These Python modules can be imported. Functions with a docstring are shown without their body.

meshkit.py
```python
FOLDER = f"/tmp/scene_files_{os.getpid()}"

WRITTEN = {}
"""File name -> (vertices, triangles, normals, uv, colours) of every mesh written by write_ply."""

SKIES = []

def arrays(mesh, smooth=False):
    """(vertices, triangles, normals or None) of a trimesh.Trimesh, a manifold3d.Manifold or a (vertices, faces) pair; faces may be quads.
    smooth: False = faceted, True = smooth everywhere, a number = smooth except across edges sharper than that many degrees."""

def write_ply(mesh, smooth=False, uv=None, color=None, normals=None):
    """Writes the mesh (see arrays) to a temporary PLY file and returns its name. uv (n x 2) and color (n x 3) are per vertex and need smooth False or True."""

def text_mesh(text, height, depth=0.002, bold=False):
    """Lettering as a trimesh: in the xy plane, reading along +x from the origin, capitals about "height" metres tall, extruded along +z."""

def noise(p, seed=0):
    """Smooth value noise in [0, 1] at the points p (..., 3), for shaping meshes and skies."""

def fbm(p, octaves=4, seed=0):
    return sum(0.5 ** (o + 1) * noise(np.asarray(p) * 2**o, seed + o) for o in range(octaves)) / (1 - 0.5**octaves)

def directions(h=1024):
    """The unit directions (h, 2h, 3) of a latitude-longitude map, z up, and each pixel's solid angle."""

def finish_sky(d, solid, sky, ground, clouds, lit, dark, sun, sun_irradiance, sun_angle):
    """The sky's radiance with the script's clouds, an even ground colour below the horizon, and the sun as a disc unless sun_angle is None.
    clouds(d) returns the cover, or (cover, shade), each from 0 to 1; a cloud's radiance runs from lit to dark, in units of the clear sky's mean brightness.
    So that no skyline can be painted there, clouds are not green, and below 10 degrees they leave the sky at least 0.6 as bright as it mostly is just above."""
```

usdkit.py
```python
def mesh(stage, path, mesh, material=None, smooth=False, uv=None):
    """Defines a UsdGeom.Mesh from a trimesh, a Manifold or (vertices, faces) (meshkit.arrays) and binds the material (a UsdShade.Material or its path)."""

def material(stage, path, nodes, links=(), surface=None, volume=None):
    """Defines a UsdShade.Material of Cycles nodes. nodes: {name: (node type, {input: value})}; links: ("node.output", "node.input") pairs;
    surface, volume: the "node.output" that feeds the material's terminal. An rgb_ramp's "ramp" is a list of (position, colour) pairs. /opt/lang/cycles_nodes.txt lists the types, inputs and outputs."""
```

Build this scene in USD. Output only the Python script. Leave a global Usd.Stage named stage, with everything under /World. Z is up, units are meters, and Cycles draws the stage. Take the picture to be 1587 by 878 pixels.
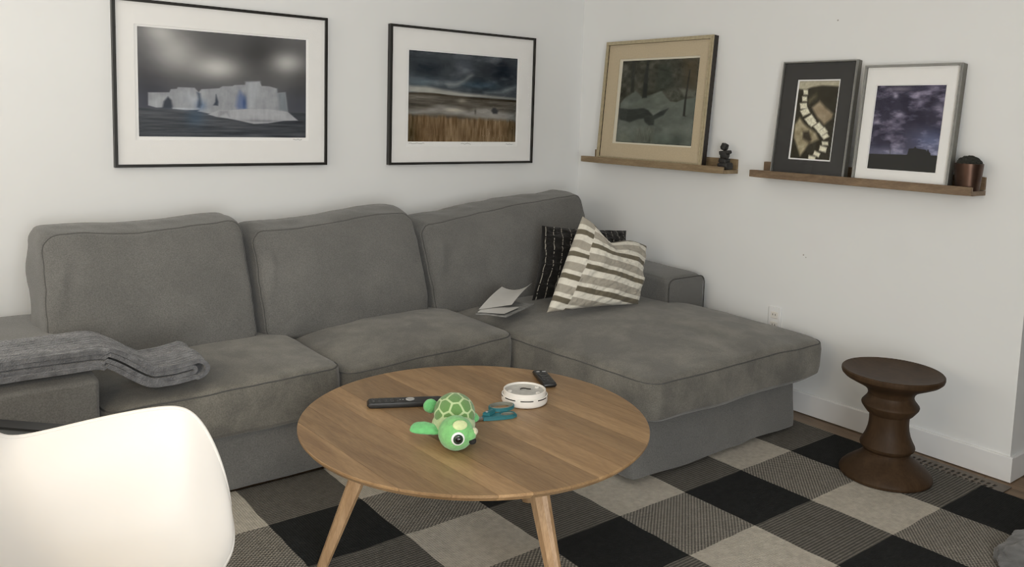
import math, numpy as np, trimesh, usdkit, meshkit
from pxr import Usd, UsdGeom, UsdLux, UsdShade, Sdf, Gf, Vt
from shapely.geometry import Polygon, Point, box as sbox
from shapely import affinity
rng = np.random.default_rng(7)
stage = Usd.Stage.CreateInMemory()
UsdGeom.SetStageUpAxis(stage, 'Z'); UsdGeom.SetStageMetersPerUnit(stage, 1.0)
UsdGeom.Xform.Define(stage, '/World')
# ------------------------------------------------------------------ camera, light, exposure
EYE = np.array([-3.12883, -3.44020, 1.235])
YAW, PITCH, ROLL, FPX, CY = 0.909299, -0.106487, -0.028959, 1287.92, 317.66
def cam_axes():
    f = np.array([math.cos(YAW)*math.cos(PITCH), math.sin(YAW)*math.cos(PITCH), math.sin(PITCH)])
    r = np.cross(f, [0, 0, 1]); r /= np.linalg.norm(r); d = np.cross(f, r)
    c, s = math.cos(ROLL), math.sin(ROLL)
    return c*r + s*d, -s*r + c*d, f
RIGHT, DOWN, FWD = cam_axes()
cam = UsdGeom.Camera.Define(stage, '/World/camera')
m4 = np.eye(4); m4[0, :3] = RIGHT; m4[1, :3] = -DOWN; m4[2, :3] = -FWD; m4[3, :3] = EYE
cam.AddTransformOp().Set(Gf.Matrix4d(*m4.ravel().tolist()))
cam.CreateHorizontalApertureAttr(36.0); cam.CreateVerticalApertureAttr(36.0*878/1587)
cam.CreateFocalLengthAttr(36.0*FPX/1587)
cam.CreateVerticalApertureOffsetAttr(-(439-CY)/1587*36.0)
cam.CreateClippingRangeAttr(Gf.Vec2f(0.05, 100))
cam.CreateFStopAttr(0.0)
cam.CreateExposureAttr(0.0)
def rect_light(name, pos, look, w, h, col, power):
    """Daylight standing in an opening out of view; power is radiance."""
    l = UsdLux.RectLight.Define(stage, '/World/' + name)
    z = -np.array(look, float); z /= np.linalg.norm(z)
    x = np.cross([0, 0, 1], z); x /= np.linalg.norm(x); y = np.cross(z, x)
    m = np.eye(4); m[0, :3] = x; m[1, :3] = y; m[2, :3] = z; m[3, :3] = pos
    l.AddTransformOp().Set(Gf.Matrix4d(*m.ravel().tolist()))
    l.CreateWidthAttr(w); l.CreateHeightAttr(h); l.CreateColorAttr(Gf.Vec3f(*col)); l.CreateIntensityAttr(power)
# room: back wall y=0, right wall x=.012, unseen window in the left wall, unseen glass door in the front wall
XL, YF, ZC, XR = -4.25, -4.4, 2.5, 4.2
WIN1 = dict(y0=-1.50, y1=-0.50, z0=0.85, z1=2.10)       # left wall, window out of view that lights the room from the left
WIN2 = dict(x0=-3.95, x1=-2.3, z0=0.06, z1=2.12)       # front wall, unseen glass door that lights the room from behind the camera
rect_light('unseen_daylight_left', [XL-.12, (WIN1['y0']+WIN1['y1'])/2, (WIN1['z0']+WIN1['z1'])/2], [1, 0, 0], 1.0, 1.25, (1, .955, .86), 4.2)
rect_light('unseen_daylight_door', [(WIN2['x0']+WIN2['x1'])/2, YF-.12, (WIN2['z0']+WIN2['z1'])/2], [0, 1, 0], 1.65, 2.06, (.975, .985, .97), 8.7)
# ------------------------------------------------------------------ helpers
used = {}
def fresh(path):
    n = used.get(path, -1) + 1; used[path] = n
    return path if n == 0 else f'{path}_{n:03d}'
def data(p, **kw):
    for k, v in kw.items():
        if v: p.SetCustomDataByKey(k, v)
class Thing:
    def __init__(s, name, label, cat, loc=(0, 0, 0), group=None, kind=None):
        s.path = fresh('/World/' + name); s.loc = np.array(loc, float)
        x = UsdGeom.Xform.Define(stage, s.path); x.AddTranslateOp().Set(Gf.Vec3d(*s.loc.tolist()))
        data(x.GetPrim(), label=label, category=cat, group=group, kind=kind)
def arr(mesh, smooth):
    return meshkit.arrays(mesh, smooth)
def tri(mesh):
    if isinstance(mesh, trimesh.Trimesh): return mesh
    v, f, _ = meshkit.arrays(mesh, False)
    return trimesh.Trimesh(v, f, process=False)
def put(path, mesh, mat, smooth, loc, colors=None):
    m = tri(mesh).copy(); m.vertices = np.asarray(m.vertices) - loc
    g = usdkit.mesh(stage, path, m, mat, smooth=smooth)
    if colors is not None:
        UsdGeom.PrimvarsAPI(g).CreatePrimvar('col', Sdf.ValueTypeNames.Color3fArray, 'vertex').Set(Vt.Vec3fArray.FromNumpy(np.asarray(colors, np.float32)))
    return g.GetPrim()
def part(t, name, mesh, mat, smooth=35, label=None, kind=None, colors=None):
    """A part of thing t, or of a part (then t is a prim path holder); mesh in world coordinates."""
    p = put(fresh(t.path + '/' + name), mesh, mat, smooth, t.loc, colors)
    data(p, label=label, kind=kind)
    h = Thing.__new__(Thing); h.path = str(p.GetPath()); h.loc = t.loc
    return h
def single(name, mesh, mat, label, cat, loc=(0, 0, 0), smooth=35, group=None, kind=None, colors=None):
    path = fresh('/World/' + name); loc = np.array(loc, float)
    p = put(path, mesh, mat, smooth, loc, colors)
    UsdGeom.Xformable(p).AddTranslateOp().Set(Gf.Vec3d(*loc.tolist()))
    data(p, label=label, category=cat, group=group, kind=kind)
    h = Thing.__new__(Thing); h.path = path; h.loc = loc
    return h
def cat(*ms): return trimesh.util.concatenate([tri(m) for m in ms])
def bx(x0, x1, y0, y1, z0, z1):
    m = trimesh.creation.box([x1-x0, y1-y0, z1-z0]); m.apply_translation([(x0+x1)/2, (y0+y1)/2, (z0+z1)/2]); return m
def chamfer_box(x0, x1, y0, y1, z0, z1, c):
    """Box with rounded edges (three steps)."""
    f = cushion_fn((x1-x0)/2, (y1-y0)/2, (z1-z0)/2, c, c)
    U, F = cube_grid(4, 4, 2, edge=3)
    return trimesh.Trimesh(f(U) + [(x0+x1)/2, (y0+y1)/2, (z0+z1)/2], F, process=False)
def grid_faces(n, m, closed_u=False, flip=False):
    f = []
    I = np.arange(n*m).reshape(n, m)
    if closed_u: I = np.vstack([I, I[:1]])
    a, b, c, d = I[:-1, :-1].ravel(), I[1:, :-1].ravel(), I[1:, 1:].ravel(), I[:-1, 1:].ravel()
    q = np.stack([a, b, c, d], 1)
    if flip: q = q[:, ::-1]
    return np.vstack([q[:, [0, 1, 2]], q[:, [0, 2, 3]]])
def cube_grid(nu, nv, nw, edge=3, e=.12):
    """Surface grid of [-1,1]^3 with extra rows near the edges; merged vertices, outward faces."""
    def axis(n):
        mid = np.linspace(-1+e, 1-e, n+1)
        lo = -1 + e*(1-np.linspace(1, 0, edge+1)[:-1]); lo = np.linspace(-1, -1+e, edge+1)[:-1]
        return np.concatenate([lo, mid, -lo[::-1]])
    A, B, C = axis(nu), axis(nv), axis(nw)
    V, F, n = [], [], 0
    for (P, Q, k) in ((A, B, 2), (B, C, 0), (C, A, 1)):
        for s in (-1, 1):
            p, q = np.meshgrid(P, Q, indexing='ij')
            pts = np.zeros(p.shape + (3,)); pts[..., (k+1) % 3] = p; pts[..., (k+2) % 3] = q; pts[..., k] = s
            V.append(pts.reshape(-1, 3)); F.append(grid_faces(len(P), len(Q), flip=(s < 0)) + n); n += pts.shape[0]*pts.shape[1]
    V = np.vstack(V); F = np.vstack(F)
    key = np.round(V*1e5).astype(np.int64)
    _, first, inv = np.unique(key, axis=0, return_index=True, return_inverse=True)
    return V[first], inv.ravel()[F]
def cushion_fn(a, b, c, R, r, crown=0.0, pw=.7):
    """Unit cube -> box of half sizes a, b (plan) and c (thickness): plan corners of radius R, edges of radius r, both faces bulged by crown."""
    def f(U):
        U = np.asarray(U, float); u, v, w = U[:, 0], U[:, 1], U[:, 2]
        m = np.maximum(np.abs(u), np.abs(v)); ms = np.where(m < 1e-9, 1, m)
        B = np.stack([u/ms*a, v/ms*b], 1)
        ia, ib = a-R, b-R
        q = np.stack([np.clip(B[:, 0], -ia, ia), np.clip(B[:, 1], -ib, ib)], 1)
        d = B - q; L = np.linalg.norm(d, axis=1, keepdims=True)
        B2 = q + d/np.maximum(L, 1e-9)*R
        S = min(a, b); s = m*S; t = w*c
        qs, qt = np.minimum(s, S-r), np.clip(t, -(c-r), c-r)
        ds, dt = s-qs, t-qt; l = np.hypot(ds, dt); k = np.where(l > 1e-9, r/np.maximum(l, 1e-9), 1)
        k = np.where((ds > 1e-9) & (dt != 0), k, 1.0)
        s2, t2 = qs+ds*k, qt+dt*k
        out = np.zeros((len(U), 3)); out[:, :2] = B2*(s2/S)[:, None]
        t2 = t2 + np.sign(w)*crown*(np.abs(w) ** 2)*np.clip(1-u*u, 0, 1)**pw*np.clip(1-v*v, 0, 1)**pw
        out[:, 2] = t2
        return out
    return f
def tube(path, r, n=6, closed=False):
    P = np.asarray(path, float); N = len(P)
    T = (np.roll(P, -1, 0) - np.roll(P, 1, 0)) if closed else np.gradient(P, axis=0)
    T /= np.linalg.norm(T, axis=1, keepdims=True) + 1e-12
    ref = np.array([0, 0, 1.0]) if abs(T[:, 2]).mean() < .9 else np.array([1.0, 0, 0])
    A = np.cross(T, ref); bad = np.linalg.norm(A, axis=1) < 1e-3; A[bad] = np.cross(T[bad], [1.0, .3, 0])
    A /= np.linalg.norm(A, axis=1, keepdims=True); B = np.cross(T, A)
    th = np.linspace(0, 2*np.pi, n, endpoint=False); r = np.broadcast_to(np.asarray(r, float), (N,))
    V = (P[:, None] + r[:, None, None]*(np.cos(th)[None, :, None]*A[:, None] + np.sin(th)[None, :, None]*B[:, None])).reshape(-1, 3)
    F = []
    for i in range(N if closed else N-1):
        j = (i+1) % N
        for k in range(n):
            l = (k+1) % n
            F += [[i*n+k, i*n+l, j*n+l], [i*n+k, j*n+l, j*n+k]]
    if not closed:
        V = np.vstack([V, P[0], P[-1]])
        F += [[N*n, (k+1) % n, k] for k in range(n)] + [[N*n+1, (N-1)*n+k, (N-1)*n+(k+1) % n] for k in range(n)]
    m = trimesh.Trimesh(V, F, process=False)
    if m.volume < 0: m.invert()
    return m
def lathe(profile, n=64, center=(0, 0, 0)):
    p = np.asarray(profile, float); p = p[:, :2]
    m = trimesh.creation.revolve(p, sections=n)
    if m.is_watertight and m.volume < 0: m.invert()
    m.apply_translation(center); return m
def extrude(poly, h, z0=0):
    m = trimesh.creation.extrude_polygon(poly, h, engine='earcut'); m.apply_translation([0, 0, z0]); return m
def bevel_extrude(poly, h, z0, c):
    """Extruded outline with a chamfered top edge."""
    levels = [(poly, h-c, z0), (poly.buffer(-c*.4), c/2, z0+h-c), (poly.buffer(-c), c/2, z0+h-c/2)]
    return cat(*[extrude(g, d, z) for p, d, z in levels for g in getattr(p, 'geoms', [p]) if not g.is_empty])
def frame_at(mesh, o, ex, ey, ez):
    """Local coordinates -> world with axes ex, ey, ez at o."""
    m = tri(mesh).copy(); v = np.asarray(m.vertices)
    m.vertices = np.asarray(o) + v[:, :1]*np.asarray(ex) + v[:, 1:2]*np.asarray(ey) + v[:, 2:]*np.asarray(ez)
    return m
def rotz(m, a, c=(0, 0, 0)):
    m = tri(m).copy(); m.apply_transform(trimesh.transformations.rotation_matrix(a, [0, 0, 1], c)); return m
def sm(x, a, b):
    t = np.clip((x-a)/(b-a), 0, 1); return t*t*(3-2*t)
def fb(p, scale, oct=4, seed=0):
    p = np.atleast_2d(np.asarray(p, float))
    if p.shape[-1] == 2: p = np.concatenate([p, np.full(p.shape[:-1]+(1,), .37)], -1)
    return meshkit.fbm(p*scale + 57.3, oct, seed)
# ------------------------------------------------------------------ materials
def lin(c):
    c = np.asarray(c, float)/255
    return tuple(np.where(c <= .04045, c/12.92, ((c+.055)/1.055)**2.4).tolist())
def mat(name, nodes, links, surface='p.BSDF'):
    return usdkit.material(stage, '/World/Looks/' + name, nodes, links, surface=surface)
def plain(name, col, rough=.6, noise=.06, scale=30, bump=0.0, bscale=200, **kw):
    """One colour with faint mottling and optional fine relief."""
    c = np.array(col)
    n = {'g': ('geometry', {}), 'n': ('noise_texture', {'scale': scale, 'detail': 4.0}), 'r': ('rgb_ramp', {'ramp': [(.3, tuple(c*(1-noise))), (.7, tuple(np.minimum(c*(1+noise), 1)))]}),
         'p': ('principled_bsdf', {'roughness': rough, **kw})}
    l = [('g.position', 'n.vector'), ('n.fac', 'r.fac'), ('r.color', 'p.base_color')]
    if bump:
        n['bn'] = ('noise_texture', {'scale': bscale, 'detail': 3.0}); n['b'] = ('bump', {'strength': bump, 'distance': .002})
        l += [('g.position', 'bn.vector'), ('bn.fac', 'b.height'), ('b.normal', 'p.normal')]
    return mat(name, n, l)
def wood(name, c0, c1, c2, rot=(0, 0, 0), scale=(9, 1.2, 9), rough=.45, tone=1.0, shift=0.0, **kw):
    """Wood with grain running along local y after rotation."""
    c0, c1, c2 = (tuple((np.array(c)*tone).tolist()) for c in (c0, c1, c2))
    n = {'g': ('geometry', {}), 'm1': ('mapping', {'mapping_type': 'point', 'rotation': rot, 'location': (shift, shift*1.7, shift*.6)}), 'm2': ('mapping', {'mapping_type': 'point', 'scale': scale}),
         'n': ('noise_texture', {'scale': 2.2, 'detail': 6.0, 'roughness': .62, 'distortion': .8}), 'r': ('rgb_ramp', {'ramp': [(.28, c0), (.5, c1), (.72, c2)]}),
         'm3': ('mapping', {'mapping_type': 'point', 'scale': tuple(np.array(scale)*9)}), 'f': ('noise_texture', {'scale': 2.5, 'detail': 3.0}),
         'mx': ('mix_color', {'blend_type': 'multiply', 'fac': .35}), 'fr': ('rgb_ramp', {'ramp': [(.35, (.55, .5, .45)), (.6, (1, 1, 1))]}),
         'b': ('bump', {'strength': .12, 'distance': .001}), 'p': ('principled_bsdf', {'roughness': rough, **kw})}
    l = [('g.position', 'm1.vector'), ('m1.vector', 'm2.vector'), ('m1.vector', 'm3.vector'), ('m2.vector', 'n.vector'), ('m3.vector', 'f.vector'), ('n.fac', 'r.fac'), ('f.fac', 'fr.fac'),
         ('r.color', 'mx.a'), ('fr.color', 'mx.b'), ('mx.result', 'p.base_color'), ('f.fac', 'b.height'), ('b.normal', 'p.normal')]
    return mat(name, n, l)
def painted(name, rough=.7, bump=0.0, **kw):
    """Flat print or dyed cloth: colour comes from the mesh's own vertex colours."""
    n = {'a': ('attribute', {'attribute': 'col'}), 'p': ('principled_bsdf', {'roughness': rough, **kw})}
    l = [('a.color', 'p.base_color')]
    if bump:
        n |= {'g': ('geometry', {}), 'bn': ('noise_texture', {'scale': 500.0, 'detail': 2.0}), 'b': ('bump', {'strength': bump, 'distance': .002})}
        l += [('g.position', 'bn.vector'), ('bn.fac', 'b.height'), ('b.normal', 'p.normal')]
    return mat(name, n, l)
def sofa_cloth(name, base, worn, amount):
    """Grey woven cloth: fine weave relief, faint mottling, and worn lighter patches."""
    base, worn = np.array(base), np.array(worn)
    n = {'g': ('geometry', {}), 'n1': ('noise_texture', {'scale': 6.0, 'detail': 7.0, 'roughness': .62, 'distortion': .25}), 'r1': ('rgb_ramp', {'ramp': [(.42, tuple(base)), (.42+.26/amount, tuple(worn))]}),
         'n2': ('noise_texture', {'scale': 260.0, 'detail': 2.0}), 'r2': ('rgb_ramp', {'ramp': [(.3, (.78, .78, .78)), (.7, (1.12, 1.12, 1.12))]}), 'mx': ('mix_color', {'blend_type': 'multiply', 'fac': 1.0, 'use_clamp': False}),
         'mp': ('mapping', {'mapping_type': 'point', 'scale': (900, 900, 260)}), 'n3': ('noise_texture', {'scale': 1.0, 'detail': 2.0}), 'b': ('bump', {'strength': .25, 'distance': .0015}),
         'p': ('principled_bsdf', {'roughness': .95, 'specular_ior_level': .15, 'sheen_weight': .25, 'sheen_roughness': .5})}
    l = [('g.position', 'n1.vector'), ('g.position', 'n2.vector'), ('g.position', 'mp.vector'), ('mp.vector', 'n3.vector'), ('n1.fac', 'r1.fac'), ('n2.fac', 'r2.fac'), ('r1.color', 'mx.a'), ('r2.color', 'mx.b'),
         ('mx.result', 'p.base_color'), ('n3.fac', 'b.height'), ('b.normal', 'p.normal')]
    return mat(name, n, l)
K = {}
K['wall'] = plain('wall_paint', (.80, .808, .805), .75, .012, 1.5, .05, 90)
K['wall_far'] = plain('low_bounce_wall_paint', (.42, .41, .39), .75, .012, 1.5)  # for walls out of view, greyed to cut the bounced light
K['ceiling'] = plain('ceiling_paint', (.82, .82, .81), .85, .01, 2)
K['trim'] = plain('trim_paint', (.82, .82, .82), .45, .012, 4)
K['black'] = plain('black_paint', (.012, .011, .009), .4, .1, 60)
K['floor0'] = wood('oak_floor_a', (.19, .125, .075), (.25, .17, .105), (.32, .22, .14), scale=(14, 1.3, 14))
K['floor1'] = wood('oak_floor_b', (.19, .125, .075), (.25, .17, .105), (.32, .22, .14), scale=(14, 1.3, 14), tone=.85, shift=3)
K['sub'] = plain('subfloor', (.05, .035, .025), .9)
K['cloth'] = sofa_cloth('sofa_cloth', (.150, .148, .141), (.178, .175, .166), .9)
K['seat'] = sofa_cloth('sofa_seat_cloth', (.130, .124, .110), (.215, .204, .176), 1.0)
K['piping'] = plain('sofa_piping', (.085, .084, .08), .95, .1, 80)
K['legdark'] = plain('dark_wood', (.03, .022, .017), .5)
K['cream_plastic'] = plain('cream_plastic', (.80, .77, .72), .4, .01, 5)
K['white_shell'] = mat('white_shell_plastic', {'p': ('principled_bsdf', {'base_color': (.86, .84, .80), 'roughness': .38}), 't': ('translucent_bsdf', {'color': (.95, .62, .36)}), 'm': ('mix_closure', {'fac': .13})},
                       [('p.BSDF', 'm.closure1'), ('t.BSDF', 'm.closure2')], 'm.closure')  # translucent share tinted peach, puts a warm glow into the plastic
K['chrome'] = plain('steel', (.62, .62, .62), .28, .03, 60, metallic=1.0)
K['walnut'] = wood('walnut', (.042, .0235, .0115), (.056, .032, .016), (.073, .042, .022), rot=(math.pi/2, 0, 0), scale=(7, 1.3, 7), rough=.52, specular_ior_level=.2)
# ------------------------------------------------------------------ the room
def struct(name, mesh, mat, parent=None, smooth=35):
    return part(parent, name, mesh, mat, smooth) if parent else single(name, mesh, mat, None, None, smooth=smooth, kind='structure')
def wall_poly(poly, axis, at, thick):
    """Wall from an outline in (horizontal, z); axis 'x': wall plane x=at, thickness towards +thick."""
    m = extrude(poly, abs(thick)); v = np.asarray(m.vertices).copy()
    w = at + (v[:, 2] if thick > 0 else -v[:, 2])
    m.vertices = np.stack([w, v[:, 0], v[:, 1]], 1) if axis == 'x' else np.stack([v[:, 0], w, v[:, 1]], 1)
    m.fix_normals(); return m
struct('wall_back', bx(XL-.1, .112, 0, .1, 0, ZC), K['wall'])
wr_ = struct('wall_right', bx(.012, .112, -2.306, 0, 0, ZC), K['wall'])
K['scuff'] = plain('scuff', (.42, .40, .37), .9)
for y_, z_, r_ in ((-1.440, .683, .0034), (-1.452, .674, .0026), (-1.525, 1.66, .0036)):
    m_ = trimesh.creation.icosphere(1, r_); m_.apply_scale([.15, 1, 1]); m_.apply_translation([.0118, y_, z_]); part(wr_, 'nail_hole', m_, K['scuff'], True)
struct('wall_return', bx(.112, XR, -2.306, -2.206, 0, ZC), K['wall'])
struct('wall_far', bx(XR, XR+.1, YF-.1, -2.206, 0, ZC), K['wall_far'])  # out of view, set back and greyed to cut bounce
struct('wall_left', wall_poly(sbox(YF-.1, 0, 0, ZC).difference(sbox(WIN1['y0'], WIN1['z0'], WIN1['y1'], WIN1['z1'])), 'x', XL, -.1), K['wall'])
struct('unseen_wall_front', wall_poly(sbox(XL, 0, XR, ZC).difference(sbox(WIN2['x0'], WIN2['z0'], WIN2['x1'], WIN2['z1'])), 'y', YF, -.1), K['wall_far'])  # out of view, greyed to cut bounce
struct('ceiling', bx(XL-.1, XR+.1, YF-.1, .1, ZC, ZC+.1), K['ceiling'])
def win_frame(h0, h1, z0, z1, axis, at):
    o = sbox(h0, z0, h1, z1); w = .05
    p = o.difference(o.buffer(-w, join_style=2)); p = p.union(sbox((h0+h1)/2-.02, z0, (h0+h1)/2+.02, z1)); p = p.intersection(o)
    return wall_poly(p, axis, at, -.06)
struct('unseen_window_1', win_frame(WIN1['y0'], WIN1['y1'], WIN1['z0'], WIN1['z1'], 'x', XL-.02), K['trim'])  # out of view, frames the opening that lights the room from the left
struct('unseen_door_1', win_frame(WIN2['x0'], WIN2['x1'], WIN2['z0'], WIN2['z1'], 'y', YF-.02), K['trim'])  # out of view, frames the opening that lights armchair and back wall
def baseboard(a, b, n, h=.094, t=.012):
    """Skirting board from a to b (floor points on the wall), n = into the room."""
    a, b, n = np.array(a), np.array(b), np.array(n); e = b-a; L = np.linalg.norm(e); e = e/L
    prof = Polygon([(0, .004), (t, .004), (t, h-.004), (t-.004, h), (0, h)])
    m = extrude(prof, L); v = np.asarray(m.vertices)
    m.vertices = np.stack([a[0]+n[0]*v[:, 0]+e[0]*v[:, 2], a[1]+n[1]*v[:, 0]+e[1]*v[:, 2], v[:, 1]], 1); m.fix_normals(); return m
struct('baseboard_right', baseboard((.012, 0), (.012, -2.318), (-1, 0)), K['trim'])
struct('baseboard_return', baseboard((.012, -2.306), (XR, -2.306), (0, -1)), K['trim'])
struct('baseboard_back', baseboard((XL, 0), (0, 0), (0, -1)), K['trim'])
struct('baseboard_left', baseboard((XL, YF), (XL, -.012), (1, 0)), K['trim'])
fl = Thing('floor', None, None, kind='structure')
part(fl, 'subfloor', bx(XL-.1, XR+.1, YF-.1, .1, -.06, -.018), K['sub'])
pw = .127; i = 0; x = XL-.1
while x < XR+.1:
    y = YF-.1 - (i*0.61) % 1.3; j = 0
    while y < .1:
        y0, y1 = max(y, YF-.1), min(y+1.75, .1); y += 1.75
        if y1-y0 < .02: continue
        m = bx(x+.0006, min(x+pw, XR+.1)-.0006, y0+.0006, y1-.0006, -.018, 0.0)
        part(fl, 'plank', m, K['floor0'] if (i*7+j*3) % 5 < 3 else K['floor1'], False); j += 1
    x += pw; i += 1
# floor register between the rug and the skirting board
vent = Thing('floor_vent', 'brown slotted floor register between rug edge and right wall', 'vent', (-.07, -2.16, 0))
K['vent'] = plain('vent_brown', (.14, .115, .09), .5, .1, 40)
VX0, VX1, VY0, VY1 = -.128, -.030, -2.335, -1.93
slots = [sbox(x0, VY0+.035+k*.0205, x0+.024, VY0+.035+k*.0205+.0105) for x0 in (-.110, -.0785) for k in range(17)]
plate = sbox(VX0, VY0, VX1, VY1)
for s in slots: plate = plate.difference(s)
part(vent, 'plate', extrude(plate, .003, .001), K['vent'], False)
part(vent, 'dark_sheet', bx(VX0+.012, VX1-.012, VY0+.02, VY1-.02, .0003, .0009), K['black'], False, label='black sheet standing for the dark below the slots')  # flat black sheet gives the shade seen through the slots
# ------------------------------------------------------------------ rug
def rug_mat():
    """Woven check: warp and weft threads alternate; each thread is dark or light by its stripe."""
    dk, lt = lin((42, 43, 43)), lin((193, 186, 174))
    n = {'g': ('geometry', {}), 's': ('separate_xyz', {}), 'p': ('principled_bsdf', {'roughness': .95, 'specular_ior_level': .12})}
    l = [('g.position', 's.vector')]
    def mt(name, op, a, b, c=None):
        inp = {'math_type': op}
        for k, v in (('value1', a), ('value2', b), ('value3', c)):
            if isinstance(v, str): l.append((v, f'{name}.{k}'))
            elif v is not None: inp[k] = v
        n[name] = ('math', inp); return f'{name}.value'
    # faint waviness of the stripe edges
    n['wv'] = ('noise_texture', {'scale': 9.0, 'detail': 1.0}); l.append(('g.position', 'wv.vector'))
    wob = mt('wob', 'multiply_add', 'wv.fac', .012, -.006)
    xx = mt('xx', 'add', 's.x', wob); yy = mt('yy', 'add', 's.y', wob)
    cx = mt('cx3', 'modulo', mt('cx2', 'floor', mt('cx1', 'multiply', mt('cx0', 'subtract', -.112+30.3, xx), 1/.303), 0), 2.0)      # 0 = dark warp
    ry = mt('ry3', 'modulo', mt('ry2', 'floor', mt('ry1', 'multiply', mt('ry0', 'subtract', -1.715+27.8, yy), 1/.278), 0), 2.0)   # 0 = dark weft
    P = .0072
    n['nz'] = ('noise_texture', {'scale': 150.0, 'detail': 2.0}); l.append(('g.position', 'nz.vector'))
    jit = mt('jit', 'multiply_add', 'nz.fac', 1.0, -.5)
    sx = mt('sx', 'sine', mt('sx1', 'multiply', 's.x', 2*math.pi/(2*P)), 0); sy = mt('sy', 'sine', mt('sy1', 'multiply', 's.y', 2*math.pi/(2*P*.85)), 0)
    prod = mt('prod', 'multiply', sx, sy)
    def step(k, v, lo, hi, a, b):
        n[k] = ('map_range', {'range_type': 'smoothstep', 'from_min': lo, 'from_max': hi, 'to_min': a, 'to_max': b, 'clamp': True}); l.append((v, k + '.value')); return k + '.result'
    s1 = step('s1', mt('d1', 'add', prod, jit), -.3, .5, .18, .72)                       # light warp crossing dark weft: rows of dots
    s2 = step('s2', mt('d2', 'add', mt('ln', 'sine', mt('ln1', 'multiply', 's.y', 2*math.pi/.0105), 0), mt('jit2', 'multiply', jit, 1.6)), -.9, 1.3, .12, .36)   # dark warp, light weft: faint lines
    icx, iry = mt('icx', 'subtract', 1.0, cx), mt('iry', 'subtract', 1.0, ry)
    L = mt('L2', 'add', mt('L0', 'multiply', cx, ry), mt('L1', 'add', mt('La', 'multiply', mt('Lb', 'multiply', cx, iry), s1), mt('Lc', 'multiply', mt('Ld', 'multiply', icx, ry), s2)))
    n['mx'] = ('mix_color', {'blend_type': 'mix', 'a': dk, 'b': lt}); l.append((L, 'mx.fac'))
    pr2 = mt('pr2', 'add', prod, jit)
    n['n9'] = ('noise_texture', {'scale': 60.0, 'detail': 5.0}); l.append(('g.position', 'n9.vector'))
    n['r9'] = ('rgb_ramp', {'ramp': [(.3, (.86, .86, .85)), (.7, (1.10, 1.10, 1.10))]}); l.append(('n9.fac', 'r9.fac'))
    n['m9'] = ('mix_color', {'blend_type': 'multiply', 'fac': 1.0, 'use_clamp': False}); l.extend([('mx.result', 'm9.a'), ('r9.color', 'm9.b'), ('m9.result', 'p.base_color')])
    n['bp'] = ('bump', {'strength': .5, 'distance': .0025}); l.extend([(mt('pa', 'absolute', pr2, 0), 'bp.height'), ('bp.normal', 'p.normal')])
    return mat('rug_weave', n, l)
K['rug'] = rug_mat()
rx, ry_ = np.meshgrid(np.linspace(-3.142, -.112, 304), np.linspace(-3.383, -.881, 252), indexing='ij')
top = np.stack([rx, ry_, .0075+.0012*(fb(np.stack([rx, ry_], -1).reshape(-1, 2), 5, 2).reshape(rx.shape)-.5)], -1)
nx_, ny_ = rx.shape; edge = .0025*(fb(np.stack([rx*0, ry_], -1).reshape(-1, 2), 30, 2, 3).reshape(rx.shape)-.5)
top[-1, :, 0] += edge[-1]
Vt_ = top.reshape(-1, 3); Fb = grid_faces(nx_, ny_)
loop = np.concatenate([np.arange(ny_), np.arange(1, nx_)*ny_+ny_-1, (nx_-1)*ny_+np.arange(ny_-2, -1, -1), np.arange(nx_-2, 0, -1)*ny_])
low = Vt_[loop].copy(); low[:, 2] = .0002
fs = []
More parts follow.
